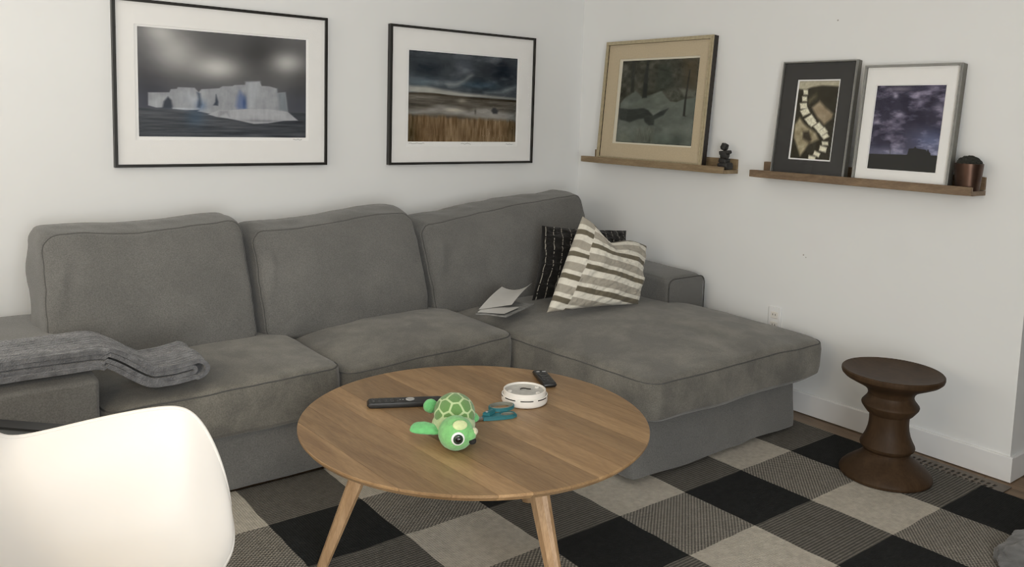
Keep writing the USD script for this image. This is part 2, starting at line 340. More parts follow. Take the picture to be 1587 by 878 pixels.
for i in range(len(loop)):
    j = (i+1) % len(loop); fs += [[loop[i], loop[j], len(Vt_)+j], [loop[i], len(Vt_)+j, len(Vt_)+i]]
rugm = trimesh.Trimesh(np.vstack([Vt_, low]), np.vstack([Fb, fs]), process=False)
single('area_rug', rugm, K['rug'], 'flat woven rug in black, cream and grey checks under the coffee table', 'rug', (-1.63, -2.13, 0), smooth=40)
# ------------------------------------------------------------------ sofa
def seam_loop(fn, w, n=40, inset=1.0):
    """Closed path round the plan edge of a cushion at its upper (w=1) or lower (w=-1) edge."""
    t = np.linspace(-1, 1, n, endpoint=False); o = np.ones(n)
    U = np.concatenate([np.stack([t, -o], 1), np.stack([o, t], 1), np.stack([-t, o], 1), np.stack([-o, -t], 1)])
    return fn(np.column_stack([U*inset, np.full(len(U), w)]))
sofa = Thing('sofa', 'long grey fabric corner sofa with chaise end along the back wall', 'sofa', (-1.45, -.5, 0))
def soft(fn, res, post, mat, name, seams=(), label=None, nz=.006, ns=7, seed=0, pr=.0028, edge=4, e=.10):
    """Part built from a cushion function, a world placement and cloth noise; seams are piping tubes."""
    U, F = cube_grid(*res, edge=edge, e=e)
    def full(U):
        P = post(fn(U), U)
        d = np.stack([fb(P, ns, 3, seed), fb(P+9.1, ns, 3, seed+1), fb(P+4.7, ns, 3, seed+2)], 1)-.5
        return P + d*nz*2
    h = part(sofa, name, trimesh.Trimesh(full(U), F, process=False), mat, 50, label)
    pp = []
    for w in seams:
        pts = seam_loop(full, w)
        pp.append(tube(pts, pr*(.62 if len(seams) > 1 and w > 0 else 1), 5, True))
    if pp: part(h, 'piping', cat(*pp), K['piping'], True)
    return h
def place(cx, cy, cz):
    return lambda P, U: P + [cx, cy, cz]
# frame, arms
SB = -.085
soft(cushion_fn((2.64-1.15)/2, (.915+SB)/2, .108, .02, .02), (24, 12, 4), lambda P, U: np.column_stack([P[:, 0]-1.895, P[:, 1]-.5*(.915-SB) + .012*np.clip(-U[:, 1], 0, 1)*np.clip(U[:, 2], -1, 1)*-1, P[:, 2]+.126]), K['cloth'], 'base', nz=.004)
def chaise_base_post(P, U):
    z = P[:, 2]+.131
    flare = np.clip(-U[:, 1], 0, 1)*.012*np.clip(-U[:, 2], -1, 1)
    fold = .010*np.exp(-((P[:, 0]-.1-.35*(z-.02))/.05)**2)*np.clip(-U[:, 1], 0, 1)*(1-z/.25)
    return np.column_stack([P[:, 0]-.677, P[:, 1]-.5*(1.585-SB)-flare-fold+.0, z + .004*np.clip(-U[:, 2], 0, 1)*np.sin(P[:, 0]*9)])
soft(cushion_fn(.473, (1.585+SB)/2, .112, .02, .02), (30, 24, 6), chaise_base_post, K['cloth'], 'chaise_base', nz=.005)
soft(cushion_fn((2.62-.03)/2, .085, .25, .03, .03), (30, 4, 8), place(-1.325, SB-.085, .30), K['cloth'], 'backrest_frame', nz=.004)
def arm_post(cx, cy, zt, H):
    def f(P, U):  # P: plan half sizes x, y; thickness z
        Q = P + [cx, cy, zt-H]
        Q[:, 2] += -.010*np.clip(-U[:, 1], 0, 1)*np.clip(U[:, 2], 0, 1)
        return Q
    return f
hL = .236
soft(cushion_fn(.126, .432, hL, .018, .024, .012, .5), (10, 24, 10), arm_post(-2.766, -.527, .49, hL), K['cloth'], 'armrest', nz=.004, seed=3)
hR = .258
soft(cushion_fn(.126, .432, hR, .018, .024, .012, .5), (10, 24, 10), arm_post(-.160, -.527, .532, hR), K['cloth'], 'armrest', nz=.004, seed=5)
# front panel piping of both armrests
for cx, zt in ((-.160, .532),):
    rr = sbox(cx-.123, .03, cx+.123, zt-.012).buffer(-.035).buffer(.035)
    pts = np.array(rr.exterior.coords)[:-1]; d = [Point(p).distance(Point(q)) for p, q in zip(pts, np.roll(pts, -1, 0))]
    ln = rr.exterior; pts = np.array([ln.interpolate(s).coords[0] for s in np.linspace(0, ln.length, 90, endpoint=False)])
    part(sofa, 'armrest_piping', tube(np.column_stack([pts[:, 0], np.full(len(pts), -.9595), pts[:, 1]]),   .003, 5, True), K['piping'], True)
# seat cushions: (x0, x1, y0 back, y1 front, z0, z1 left, z1 right)
def seat(x0, x1, yb, yf, z0, zl, zr, crown, name, seed, res=(26, 22, 5), sag=0.0, skew=0.0, R=.05):
    a, b, c = (x1-x0)/2, (yb-yf)/2, (min(zl, zr)-z0)/2
    fn = cushion_fn(a, b, c, R, .016, crown, .55)
    def post(P, U):
        Q = P + [(x0+x1)/2, (yb+yf)/2, z0+c]
        k = np.clip((U[:, 2]+1)/2, 0, 1)
        Q[:, 2] += k*((zl-min(zl, zr))*(1-U[:, 0])/2 + (zr-min(zl, zr))*(1+U[:, 0])/2)
        Q[:, 2] -= sag*k*np.exp(-((U[:, 0]-.1)/.7)**2)*np.clip(-U[:, 1], 0, 1)**3
        Q[:, 2] -= np.clip(crown*.25*(U[:, 2] < 0), 0, 1)*0
        Q[:, 0] += skew*np.clip(-U[:, 1], -1, 1)*np.clip(-U[:, 0], 0, 1)
        return Q
    return soft(fn, res, post, K['seat'], name, (1.0,), nz=.007, ns=6, seed=seed)
seat(-2.634, -1.893, -.30, -.962, .228, .366, .384, .030, 'seat_cushion', 11, sag=.0)
seat(-1.888, -1.152, -.30, -.955, .228, .352, .386, .050, 'seat_cushion', 14, sag=.0)
seat(-1.148, -.095, -.30, -1.642, .236, .366, .372, .058, 'chaise_cushion', 17, (40, 44, 5), skew=.03, R=.06)
# back cushions: plan = (x, height), thickness = depth
def back(x0, x1, zl, zr, yb, seed, lean=17, bulge=.035):
    a, b, c = (x1-x0)/2, .265, .095
    fn = cushion_fn(a, b, c, .055, .018, bulge, .55)
    th = math.radians(lean); zc = .605
    def post(P, U):
        x, h, t = P[:, 0], P[:, 1].copy(), -P[:, 2]           # t: + towards the wall
        up = np.clip(U[:, 1], 0, 1)
        front = np.clip((c-t)/(2*c), 0, 1.4)                     # 1 at the front face
        h = h - .050*front*sm(P[:, 1], .02, b)
        y = t*math.cos(th) + P[:, 1]*math.sin(th); z = -t*math.sin(th)*.6 + h*math.cos(th)
        top0 = .265*math.cos(th) - .095*math.sin(th)*.6 + zc
        want = zl + (zr-zl)*(U[:, 0]+1)/2 + .010*np.sin((U[:, 0]+seed)*2.6)*(1-U[:, 0]**2)
        z = z + (want-top0)*sm(P[:, 1], -b, b)
        y = y - .02*np.exp(-((P[:, 1]+.12)/.13)**2)*front
        q = np.column_stack([P[:, 0], P[:, 1], np.full(len(P), seed*1.7)])
        y = y + front*(.018*(fb(q, 4.5, 2, seed)-.5) - .012*np.exp(-((P[:, 0]+a*.86-.12*(P[:, 1]-.02))/.02)**2)*sm(P[:, 1], -.1, .02)*sm(P[:, 1], .2, .1))
        x = x + .020*front*np.clip(-U[:, 0], 0, 1)**2 - .008*front*np.clip(U[:, 0], 0, 1)**2
        band = up**14*np.clip(1-np.abs(U[:, 2]), 0, 1)
        z = z + band*(.016*(fb(np.column_stack([P[:, 0]*1.0, P[:, 2]*.6, np.full(len(P), seed)]), 20, 3, seed+9)-.45)+.006)
        ed = np.clip(np.abs(U[:, 0]), 0, 1)**10
        x = x + np.sign(U[:, 0])*ed*(.022*(fb(np.column_stack([P[:, 1]*1.0, P[:, 2]*.5, np.full(len(P), seed)]), 9, 3, seed+2)-.5))
        z = z + .012*(fb(np.column_stack([P[:, 0], P[:, 2]*2, np.full(len(P), seed)]), 8, 3, seed+6)-.5)*up**4
        return np.column_stack([x+(x0+x1)/2, y+yb, z+zc])
    soft(fn, (44, 34, 8), post, K['cloth'], 'back_cushion', (1.0, -1.0), nz=.011, ns=5.5, seed=seed, pr=.0028)
back(-2.715, -2.008, .812, .830, -.335, 21)
back(-2.006, -1.256, .782, .830, -.330, 24)
back(-1.254, -.270, .768, .872, -.325, 27, lean=16)
for px, py in ((-2.6, -.85), (-1.05, -1.45), (-.3, -1.45), (-2.6, -.15), (-.3, -.15)):
    part(sofa, 'foot', bx(px-.03, px+.03, py-.03, py+.03, .0085 if py < -.88 else .0003, .03), K['legdark'], False)
# ------------------------------------------------------------------ pictures
ART = {'dusk': {'hor': [(.002,.177),(.997,.198)],'house': [(.571,.183),(.588,.263),(.656,.268),(.673,.288),(.698,.269),(.833,.257),(.848,.236),(.853,.263),(.867,.261),(.877,.237),(.899,.221),(.907,.192)],'pts': [(.296,.877),(.941,.745),(.068,.559),(.401,.666),(.888,.369),(.338,.301),(.333,.974)],'tree': [(.317,.181),(.308,.258),(.315,.258),(.329,.181)],'tree2': [(.29,.215),(.313,.237),(.347,.224),(.322,.202)]},
 'field': {'band': [(-.003,.61),(.149,.614),(.467,.562),(.69,.549),(1.005,.526),(1.0,.505),(.691,.515),(.361,.52),(.151,.533),(-.002,.546)],'cloud1': [(.325,.653),(.41,.672),(.496,.718),(.559,.784),(.571,.771),(.507,.706),(.443,.641),(.347,.628)],'cloud2': [(.677,.583),(.837,.6),(.917,.654),(.999,.68),(.994,.652),(.873,.574),(.689,.567)],'grasstop': [(-.002,.294),(.26,.291),(.476,.273),(.7,.254),(.992,.25)],'hor': [(-.002,.539),(.994,.502)],'pts': [(.459,.862),(.097,.675)],'rock': [(.753,.367),(.769,.402),(.792,.403),(.82,.37),(.812,.334),(.772,.333)],'water': [(.002,.333),(.154,.359),(.257,.411),(.418,.405),(.539,.357),(.695,.405),(.811,.369),(.989,.335),(.992,.264),(.7,.261),(.475,.3),(.26,.305),(.003,.301)]},
 'ice': {'arch': [(.129,.265),(.137,.328),(.16,.373),(.179,.342),(.185,.279),(.178,.258)],'blue': [(.578,.458),(.607,.4),(.616,.28),(.565,.273),(.553,.304),(.562,.398)],'crack': [(.434,.412),(.447,.34),(.445,.303),(.417,.306),(.429,.339)],'edge': [(.615,.544),(.7,.555),(.665,.295),(.632,.294)],'edge2': [(.81,.493),(.813,.45),(.864,.459),(.881,.261),(.824,.279)],'gap': [(.324,.426),(.341,.414),(.349,.31),(.339,.278),(.324,.284),(.332,.362)],'pts': [(.184,.81),(.446,.666),(.874,.753),(.105,.976),(.007,.263),(.971,.277),(.315,.18)],'shelf': [(.386,.218),(.451,.261),(.516,.263),(.623,.28),(.75,.284),(.881,.261),(.948,.176),(.855,.169),(.75,.141),(.664,.133),(.564,.165),(.499,.183),(.434,.195)],'underice': [(.451,.255),(.507,.257),(.515,.197),(.491,.23),(.45,.196)],'wall': [(.052,.406),(.168,.414),(.176,.444),(.209,.449),(.216,.465),(.31,.466),(.333,.426),(.349,.455),(.452,.471),(.473,.492),(.533,.498),(.546,.509),(.61,.517),(.615,.544),(.7,.555),(.713,.512),(.76,.512),(.81,.493),(.813,.45),(.864,.459),(.881,.261),(.837,.239),(.386,.227),(.324,.245),(.339,.258),(.261,.253),(.185,.261),(.174,.276),(.095,.269),(.051,.287)]},
 'snow': {'bank': [(.139,.42),(.26,.507),(.384,.543),(.577,.62),(.646,.538),(.625,.456),(.511,.371),(.415,.397),(.268,.429)],'bright': [(.781,.661),(.992,.627),(.994,.548),(.85,.56)],'brown': [(.803,.994),(1.0,1.0),(1.006,.634),(.866,.674)],'bush': [(.575,.634),(.721,.674),(.851,.553),(.768,.506),(.677,.525)],'fir': [(.483,.634),(.484,.923),(.629,.973),(.718,.701),(.59,.634)],'reeds': [(.271,.007),(.263,.165),(.325,.196),(.362,.141),(.42,.2),(.507,.189),(.518,.007)],'snow': [(.016,.476),(.061,.534),(.215,.634),(.32,.55),(.561,.627),(.629,.552),(.694,.505),(.769,.499),(.853,.533),(1.0,.554),(1.0,.0),(.0,-.0)],'stream': [(.005,.417),(.173,.406),(.349,.423),(.415,.397),(.484,.335),(.571,.386),(.673,.422),(.621,.346),(.505,.287),(.503,.224),(.442,.215),(.382,.255),(.362,.297),(.283,.287),(.173,.248),(.019,.279)],'trunk1': [(.337,.989),(.361,.988),(.375,.55),(.313,.543),(.316,.816)],'trunk2': [(.121,.996),(.17,.994),(.193,.613),(.144,.613)],'trunk3': [(.888,.872),(.902,.872),(.887,.514),(.89,.346),(.906,.333),(.862,.338),(.864,.5)]},
 'spine': {'beige': [(.398,.659),(.577,.745),(.742,.663),(.946,.582),(.925,.525),(.761,.445),(.565,.534)],'hole': [(.25,.343),(.4,.36),(.495,.248),(.453,.204),(.265,.257)],'low': [(.017,.439),(.117,.527),(.259,.443),(.419,.389),(.577,.336),(.675,.253),(.43,.189),(.347,.101),(.255,.033),(.167,.124),(.033,.266)],'ribs': [(.266,.757),(.461,.843),(.503,.801),(.313,.701)],'top': [(-.03,1.004),(1.031,1.004),(1.003,.928),(.593,.941),(.323,.92),(.193,.891),(-.008,.897)],'verts': [[(.123,.889),(.241,.887),(.258,.824),(.143,.824)],[(.109,.803),(.239,.802),(.256,.739),(.13,.738)],[(.071,.713),(.253,.718),(.287,.645),(.111,.637)],[(.102,.615),(.287,.658),(.375,.587),(.198,.543)],[(.243,.51),(.412,.574),(.541,.497),(.382,.433)],[(.344,.462),(.488,.517),(.582,.462),(.445,.407)],[(.497,.414),(.627,.476),(.757,.409),(.636,.346)],[(.62,.353),(.778,.414),(.878,.355),(.728,.295)],[(.724,.298),(.859,.339),(.925,.296),(.795,.253)],[(.755,.232),(.912,.231),(.928,.184),(.776,.183)],[(.724,.181),(.902,.158),(.888,.092),(.714,.112)],[(.608,.112),(.76,.078),(.729,.025),(.579,.056)],[(.469,.049),(.651,.033),(.651,-.019),(.473,-.006)]]}}
def inside(P, poly):
    """Even-odd test and distance to the outline, for points (n, 2)."""
    a = np.asarray(poly, float); b = np.roll(a, -1, 0)
    ins = np.zeros(len(P), bool); dist = np.full(len(P), 9.0)
    for (x0, y0), (x1, y1) in zip(a, b):
        c = ((y0 > P[:, 1]) != (y1 > P[:, 1]))
        with np.errstate(divide='ignore', invalid='ignore'):
            ins ^= c & (P[:, 0] < (x1-x0)*(P[:, 1]-y0)/(y1-y0 if y1 != y0 else 1e-9)+x0)
        e = np.array([x1-x0, y1-y0]); L2 = max(e@e, 1e-12)
        t = np.clip(((P[:, 0]-x0)*e[0]+(P[:, 1]-y0)*e[1])/L2, 0, 1)
        dist = np.minimum(dist, np.hypot(P[:, 0]-x0-t*e[0], P[:, 1]-y0-t*e[1]))
    return ins, dist
def fill(img, P, poly, col, soft=.006, k=1.0):
    """Paints a polygon with a soft edge; col is one colour or one per point (sRGB 0-255)."""
    ins, d = inside(P, poly); a = k*np.clip(.5+np.where(ins, d, -d)/soft, 0, 1)
    img += (np.asarray(col, float)-img)*a[:, None]
def blob(img, P, c, rx_, ry, add, p=1.0):
    g = np.exp(-(((P[:, 0]-c[0])/rx_)**2+((P[:, 1]-c[1])/ry)**2)*p); img += g[:, None]*np.asarray(add, float)
def nz(P, sx, sy, seed=0, oct=5): return fb(np.column_stack([P[:, 0]*sx, P[:, 1]*sy]), 1.0, oct, seed)-.5
def art_ice(P):
    A = ART['ice']; g = np.full((len(P), 3), (86., 86., 87.))
    g += (nz(P, 3, 4, 1)*40)[:, None]
    for i, (a, b, v) in enumerate(((.15, .20, 72), (.13, .11, 84), (.11, .10, 74), (.09, .09, 50))): blob(g, P, A['pts'][i], a, b, np.array([1, 1, .97])*v)
    blob(g, P, (.05, .6), .12, .35, (-22, -22, -20)); blob(g, P, (.98, .6), .1, .25, (-20, -20, -20)); blob(g, P, (.72, .86), .14, .2, (-24, -24, -24))
    g += (sm(P[:, 1], .62, .3)*np.ones(len(P)))[:, None]*np.array([-8, -6, 0])
    hz = .262+.0*P[:, 0]; s = sm(P[:, 1], hz+.012, hz-.012)[:, None]
    sea = np.full((len(P), 3), (64., 67., 72.)) + (nz(P, 7, 60, 4)*70 + nz(P, 3, 16, 9)*22)[:, None]
    g = g*(1-s)+sea*s
    blob(g, P, A['pts'][6], .06, .09, (0, 9, 17)); blob(g, P, (.1, .2), .14, .05, (14, 14, 14))
    tex = (nz(P, 22, 16, 5)*34 + nz(P, 60, 9, 6)*26)[:, None]
    fill(g, P, A['wall'], np.array([132, 135, 140])+tex, .008)
    fill(g, P, A['edge'], np.array([150, 154, 160])+tex*.5, .03, .8); fill(g, P, A['edge2'], np.array([104, 111, 117])+tex*.5, .02, .8)
    blob(g, P, (.1, .31), .035, .06, (18, 18, 18)); blob(g, P, (.28, .36), .05, .07, (14, 15, 17)); blob(g, P, (.345, .30), .03, .05, (-24, -12, 4))
    fill(g, P, A['arch'], (58, 62, 70), .014); fill(g, P, A['gap'], (62, 72, 86), .018, .9); fill(g, P, A['crack'], (58, 64, 74), .012)
    fill(g, P, A['blue'], (92, 104, 132), .03); blob(g, P, (.606, .34), .012, .07, (-40, -34, -22))
    fill(g, P, A['shelf'], np.array([146, 148, 153])+tex*.8, .01); fill(g, P, A['underice'], np.array([118, 120, 124])+tex, .02, .7)
    blob(g, P, (.72, .165), .12, .012, (-30, -30, -30)); blob(g, P, (.24, .262), .08, .012, (26, 28, 30))
    return g
def art_field(P):
    A = ART['field']; u, v = P.T
    g = np.full((len(P), 3), (52., 57., 62.))+(nz(P, 5, 8, 1)*80)[:, None]+(np.clip(nz(P, 6, 13, 7), 0, 1)*150)[:, None]
    blob(g, P, (.5, .86), .09, .09, (30, 30, 32)); blob(g, P, (.15, .8), .12, .09, (-22, -20, -18)); blob(g, P, (.85, .85), .14, .14, (-20, -20, -18))
    blob(g, P, (.1, .66), .14, .05, (30, 36, 38)); blob(g, P, (.62, .66), .2, .05, (-2, 8, 14))
    fill(g, P, A['cloud1'], np.array([128, 132, 132])+(nz(P, 14, 22, 3)*60)[:, None], .05, .8); fill(g, P, A['cloud2'], np.array([108, 116, 120])+(nz(P, 12, 22, 4)*50)[:, None], .05, .8)
    fill(g, P, A['band'], np.array([150, 150, 144])+(nz(P, 9, 26, 2)*70)[:, None], .035, .9)
    h = .539-.037*u+.012*np.exp(-((u-.2)/.14)**2)*(u > .02)
    low = sm(v, h+.006, h-.006)[:, None]
    f = np.full((len(P), 3), (84., 80., 73.))+(nz(P, 6, 34, 5)*110)[:, None]
    g = g*(1-low)+f*low
    k = np.exp(-((v-h+.012)/.014)**2)[:, None]; g += k*np.array([-26, -28, -30])
    fill(g, P, A['water'], np.array([132, 130, 126])+(nz(P, 10, 24, 6)*80)[:, None], .05, .9)
    blob(g, P, (.47, .47), .04, .03, (40, 40, 38)); blob(g, P, (.4, .36), .08, .02, (26, 24, 16))
    gt = .292-.045*u+.03*nz(P, 40, 3, 8)*2
    k = sm(v, gt+.03, gt-.03)[:, None]
    gr = np.array([102, 84, 62])+(nz(P, 70, 7, 9)*105)[:, None]+(nz(P, 7, 5, 10)*50)[:, None]*np.array([1, .95, .8])
    g = g*(1-k)+gr*k; blob(g, P, (.02, .1), .06, .2, (-30, -22, -18)); blob(g, P, (.98, .15), .07, .25, (-26, -20, -16))
    fill(g, P, A['rock'], (56, 56, 58), .02)
    blob(g, P, (.6, .35), .008, .03, (-50, -50, -50))
    return g
def art_snow(P):
    A = ART['snow']; g = np.full((len(P), 3), (60., 60., 52.))+(nz(P, 14, 18, 1)*80)[:, None]
    fill(g, P, A['brown'], np.array([70, 62, 46])+(nz(P, 12, 12, 2)*34)[:, None], .12, .8)
    fill(g, P, A['fir'], np.array([52, 56, 49])+(nz(P, 22, 30, 3)*40)[:, None], .06, .9)
    fill(g, P, A['snow'], np.array([88, 93, 87])+(nz(P, 7, 10, 4)*60)[:, None], .02)
    fill(g, P, A['bank'], np.array([92, 97, 90])+(nz(P, 9, 22, 5)*56)[:, None], .03, .8)
    fill(g, P, A['bush'], np.array([66, 68, 60])+(nz(P, 26, 26, 6)*70)[:, None], .03, .9); fill(g, P, A['bright'], np.array([94, 96, 88])+(nz(P, 30, 30, 7)*60)[:, None], .03, .8)
    fill(g, P, A['stream'], np.array([50, 53, 50])+(nz(P, 9, 30, 8)*26)[:, None], .02)
    fill(g, P, A['trunk1'], (40, 43, 40), .02, .95); fill(g, P, A['trunk2'], (46, 48, 43), .02, .9); fill(g, P, A['trunk3'], (44, 44, 40), .012, .95)
    fill(g, P, A['reeds'], np.array([90, 92, 84])+(nz(P, 40, 12, 9)*95)[:, None], .05, .7); blob(g, P, (.1, .06), .1, .08, (12, 12, 8)); blob(g, P, (.6, .05), .3, .08, (-14, -12, -12))
    return g
def art_stones(P):
    A = ART['spine']; g = np.full((len(P), 3), (48., 45., 36.))+(nz(P, 8, 14, 1)*26)[:, None]
    fill(g, P, A['top'], np.array([158, 153, 134])+(nz(P, 20, 30, 2)*50)[:, None], .03)
    fill(g, P, A['ribs'], np.array([100, 94, 74])+(nz(P, 30, 30, 3)*90)[:, None], .06, .7)
    fill(g, P, A['beige'], np.array([136, 123, 102])+(nz(P, 9, 14, 4)*60)[:, None], .05); fill(g, P, A['low'], np.array([142, 133, 109])+(nz(P, 12, 18, 5)*80)[:, None], .05)
    fill(g, P, A['hole'], (58, 52, 42), .05)
    for q in A['verts']: fill(g, P, q, np.array([198, 195, 176])+(nz(P, 40, 60, 6)*90)[:, None], .028)
    return g
def art_dusk(P):
    A = ART['dusk']; u, v = P.T
    g = np.full((len(P), 3), (46., 44., 59.))+(nz(P, 5, 8, 1)*34)[:, None]
    cl = np.clip(.75*nz(P, 4.5, 10, 3, 6)+.55*nz(P, 10, 26, 13, 5)+.02, 0, 1)
    g += (cl*270)[:, None]*np.array([1, .96, 1.02])
    for i, (a, b, w) in enumerate(((.04, .03, 90), (.07, .06, 60), (.05, .025, 70), (.06, .02, 60))): blob(g, P, A['pts'][i], a, b, np.array([1, .98, 1.02])*w)
    blob(g, P, (.35, .96), .2, .03, (50, 48, 46)); blob(g, P, A['pts'][4], .28, .12, (34, 42, 54))
    g += (np.exp(-((v-.2)/.07)**2)*(.7+.6*nz(P, 8, 6, 5)*2))[:, None]*np.array([56, 60, 66])
    h = .177+.021*u; k = sm(v, h+.004, h-.004)[:, None]; g = g*(1-k)+np.array([43., 43., 42.])*k
    fill(g, P, A['house'], (42, 42, 42), .008); fill(g, P, A['tree'], (52, 52, 58), .01, .8); fill(g, P, A['tree2'], (80, 82, 92), .06, .35)
    return g
K['print'] = painted('print_paper', .5, specular_ior_level=.25)
K['mat_white'] = plain('mat_board_white', (.90, .895, .88), .85, .008, 20)
K['paper_white'] = plain('print_margin', (.93, .93, .92), .8, .008, 20)
K['mat_tan'] = plain('mat_board_tan', (.56, .465, .32), .85, .03, 120)
K['mat_grey'] = plain('mat_board_charcoal', (.046, .045, .043), .85, .04, 60)
K['ink'] = plain('pencil_ink', (.12, .12, .12), .8)
K['fr_gold'] = plain('pale_gold_frame', (.40, .34, .22), .42, .12, 70)
K['fr_dark'] = plain('dark_stained_edge', (.018, .013, .010), .5, .1, 60)
K['fr_pewter'] = plain('pewter_frame', (.16, .155, .135), .38, .1, 50, metallic=.5)
K['fr_silver'] = plain('brushed_grey_frame', (.27, .27, .255), .38, .08, 50, metallic=.4)
K['pane'] = mat('picture_glass', {'t': ('transparent_bsdf', {'color': (.985, .985, .985)}), 'g': ('glossy_bsdf', {'roughness': .02, 'color': (1, 1, 1)}), 'f': ('fresnel', {'IOR': 1.2}), 'geo': ('geometry', {}), 'inv': ('math', {'math_type': 'subtract', 'value1': 1.0}), 'mul': ('math', {'math_type': 'multiply'}), 'm': ('mix_closure', {})},
               [('geo.backfacing', 'inv.value2'), ('inv.value', 'mul.value1'), ('f.fac', 'mul.value2'), ('mul.value', 'm.fac'), ('t.BSDF', 'm.closure1'), ('g.BSDF', 'm.closure2')], 'm.closure')
def picture(label, group, o, ex, ey, ez, W, H, D, fw, frame_mat, side_mat, mat_mat, paper, rect, art, res, margin_mat=None, lip=0.0, rect_quad=None, sign=()):
    """A framed print: o = lower left corner at the back, ex right, ey up, ez towards the viewer. paper and rect: (x0, y0, x1, y1) in the frame's plane."""
    t = Thing('framed_picture', label, 'picture', o, group)
    def put3(m): return frame_at(m, o, ex, ey, ez)
    out = sbox(0, 0, W, H)
    ring = out.difference(sbox(fw, fw, W-fw, H-fw))
    if side_mat is frame_mat:
        part(t, 'frame', put3(cat(extrude(ring, D-.002, 0), extrude(out.buffer(-.0012, join_style=2).difference(sbox(fw, fw, W-fw, H-fw)), .002, D-.002))), frame_mat, False)
    else:
        part(t, 'frame', put3(cat(extrude(ring, .006, D-.006), extrude(sbox(fw*.45, fw*.45, W-fw*.45, H-fw*.45).difference(sbox(fw, fw, W-fw, H-fw)), .003, D))), frame_mat, False)
        part(t, 'frame_side', put3(extrude(ring, D-.006, 0)), side_mat, False, label='dark stained side of the frame')
    part(t, 'backing', put3(bx(fw, W-fw, fw, H-fw, .002, .006)), K['fr_dark'], False)
    zm = D-.011-lip
    op = sbox(*paper)
    part(t, 'mat_board', put3(extrude(sbox(fw, fw, W-fw, H-fw).difference(op), .003, zm-.003)), mat_mat, False)
    part(t, 'print_margin', put3(bx(paper[0]-.004, paper[2]+.004, paper[1]-.004, paper[3]+.004, zm-.0062, zm-.0042)), margin_mat or K['paper_white'], False)
    nx, ny = res
    u, v = np.meshgrid(np.linspace(0, 1, nx), np.linspace(0, 1, ny), indexing='ij'); P = np.column_stack([u.ravel(), v.ravel()])
    x = rect[0]+P[:, 0]*(rect[2]-rect[0]); y = rect[1]+P[:, 1]*(rect[3]-rect[1])
    pm = trimesh.Trimesh(np.column_stack([x, y, np.full(len(x), zm-.0036)]), grid_faces(nx, ny), process=False)
    c = np.clip(art(P), 6, 250)/255; c = np.where(c <= .04045, c/12.92, ((c+.055)/1.055)**2.4)
    part(t, 'print', put3(pm), K['print'], True, colors=np.clip(c*1.45*ARTGAIN-.012, 0, .9))
    for k, (sx, sy, w, seed) in enumerate(sign):
        r = np.random.default_rng(seed); n = 26
        pth = np.column_stack([sx+np.linspace(0, w, n), sy+.0035*np.cumsum(r.normal(0, .55, n))*0+.0026*np.sin(np.linspace(0, 11+seed % 5, n))*r.uniform(.3, 1, n), np.full(n, zm-.0034)])
        part(t, 'signature', put3(tube(pth, .0007, 4)), K['ink'], True)
    part(t, 'glass', put3(bx(fw*.9, W-fw*.9, fw*.9, H-fw*.9, D-.0065, D-.0055)), K['pane'], False)
    return t
ARTGAIN = 1.0
wx, wy, wz = np.array([1., 0, 0]), np.array([0., 0, 1]), np.array([0., -1, 0])
tilt = .0
picture('wide black framed photograph of an iceberg under grey clouds on the back wall', None, np.array([-2.386, -.001, .997]), wx, wy, wz, .869, .639, .028, .011, K['black'], K['black'], K['mat_white'],
        (.078, .105, .785, .546), (.090, .119, .773, .538), art_ice, (420, 260), sign=((.715, .110, .04, 3),))
picture('black framed photograph of a marsh field under dark clouds on the back wall', None, np.array([-1.205, -.001, .992]), wx, wy, wz, .862, .650, .028, .011, K['black'], K['black'], K['mat_white'],
        (.094, .086, .764, .546), (.106, .110, .752, .538), art_field, (380, 250), sign=((.112, .100, .085, 4), (.41, .100, .06, 6), (.69, .098, .045, 8)))
def leaning(label, yl, W, H, D, *a, **k):
    xf = -.07; al = math.asin((-xf-D+.012)/H); s, c = math.sin(al), math.cos(al)
    ey, ez = np.array([s, 0, c]), np.array([-c, 0, s])
    return picture(label, None, np.array([xf, yl, 1.0216+D*s])-ez*D, np.array([0, -1., 0]), ey, ez, W, H, D, *a, **k)
K['bevel'] = plain('mat_bevel_cream', (.72, .68, .56), .8, .01, 20)
leaning('pale gold framed snowy forest print with tan mat on the left picture ledge', -.224, .704, .613, .036, .017, K['fr_gold'], K['fr_dark'], K['mat_tan'], (.098, .088, .627, .522), (.121, .096, .623, .512), art_snow, (240, 210), margin_mat=K['bevel'])
leaning('narrow charcoal matted print of white stones leaning on the right picture ledge', -1.304, .340, .476, .030, .006, K['fr_silver'], K['fr_pewter'], K['mat_grey'], (.072, .066, .268, .401), (.080, .072, .262, .395), art_stones, (150, 250))
leaning('white matted print of a house under a violet dusk sky on the right ledge', -1.678, .370, .449, .036, .008, K['fr_silver'], K['fr_pewter'], K['mat_white'], (.050, .047, .318, .374), (.053, .050, .315, .371), art_dusk, (220, 260))
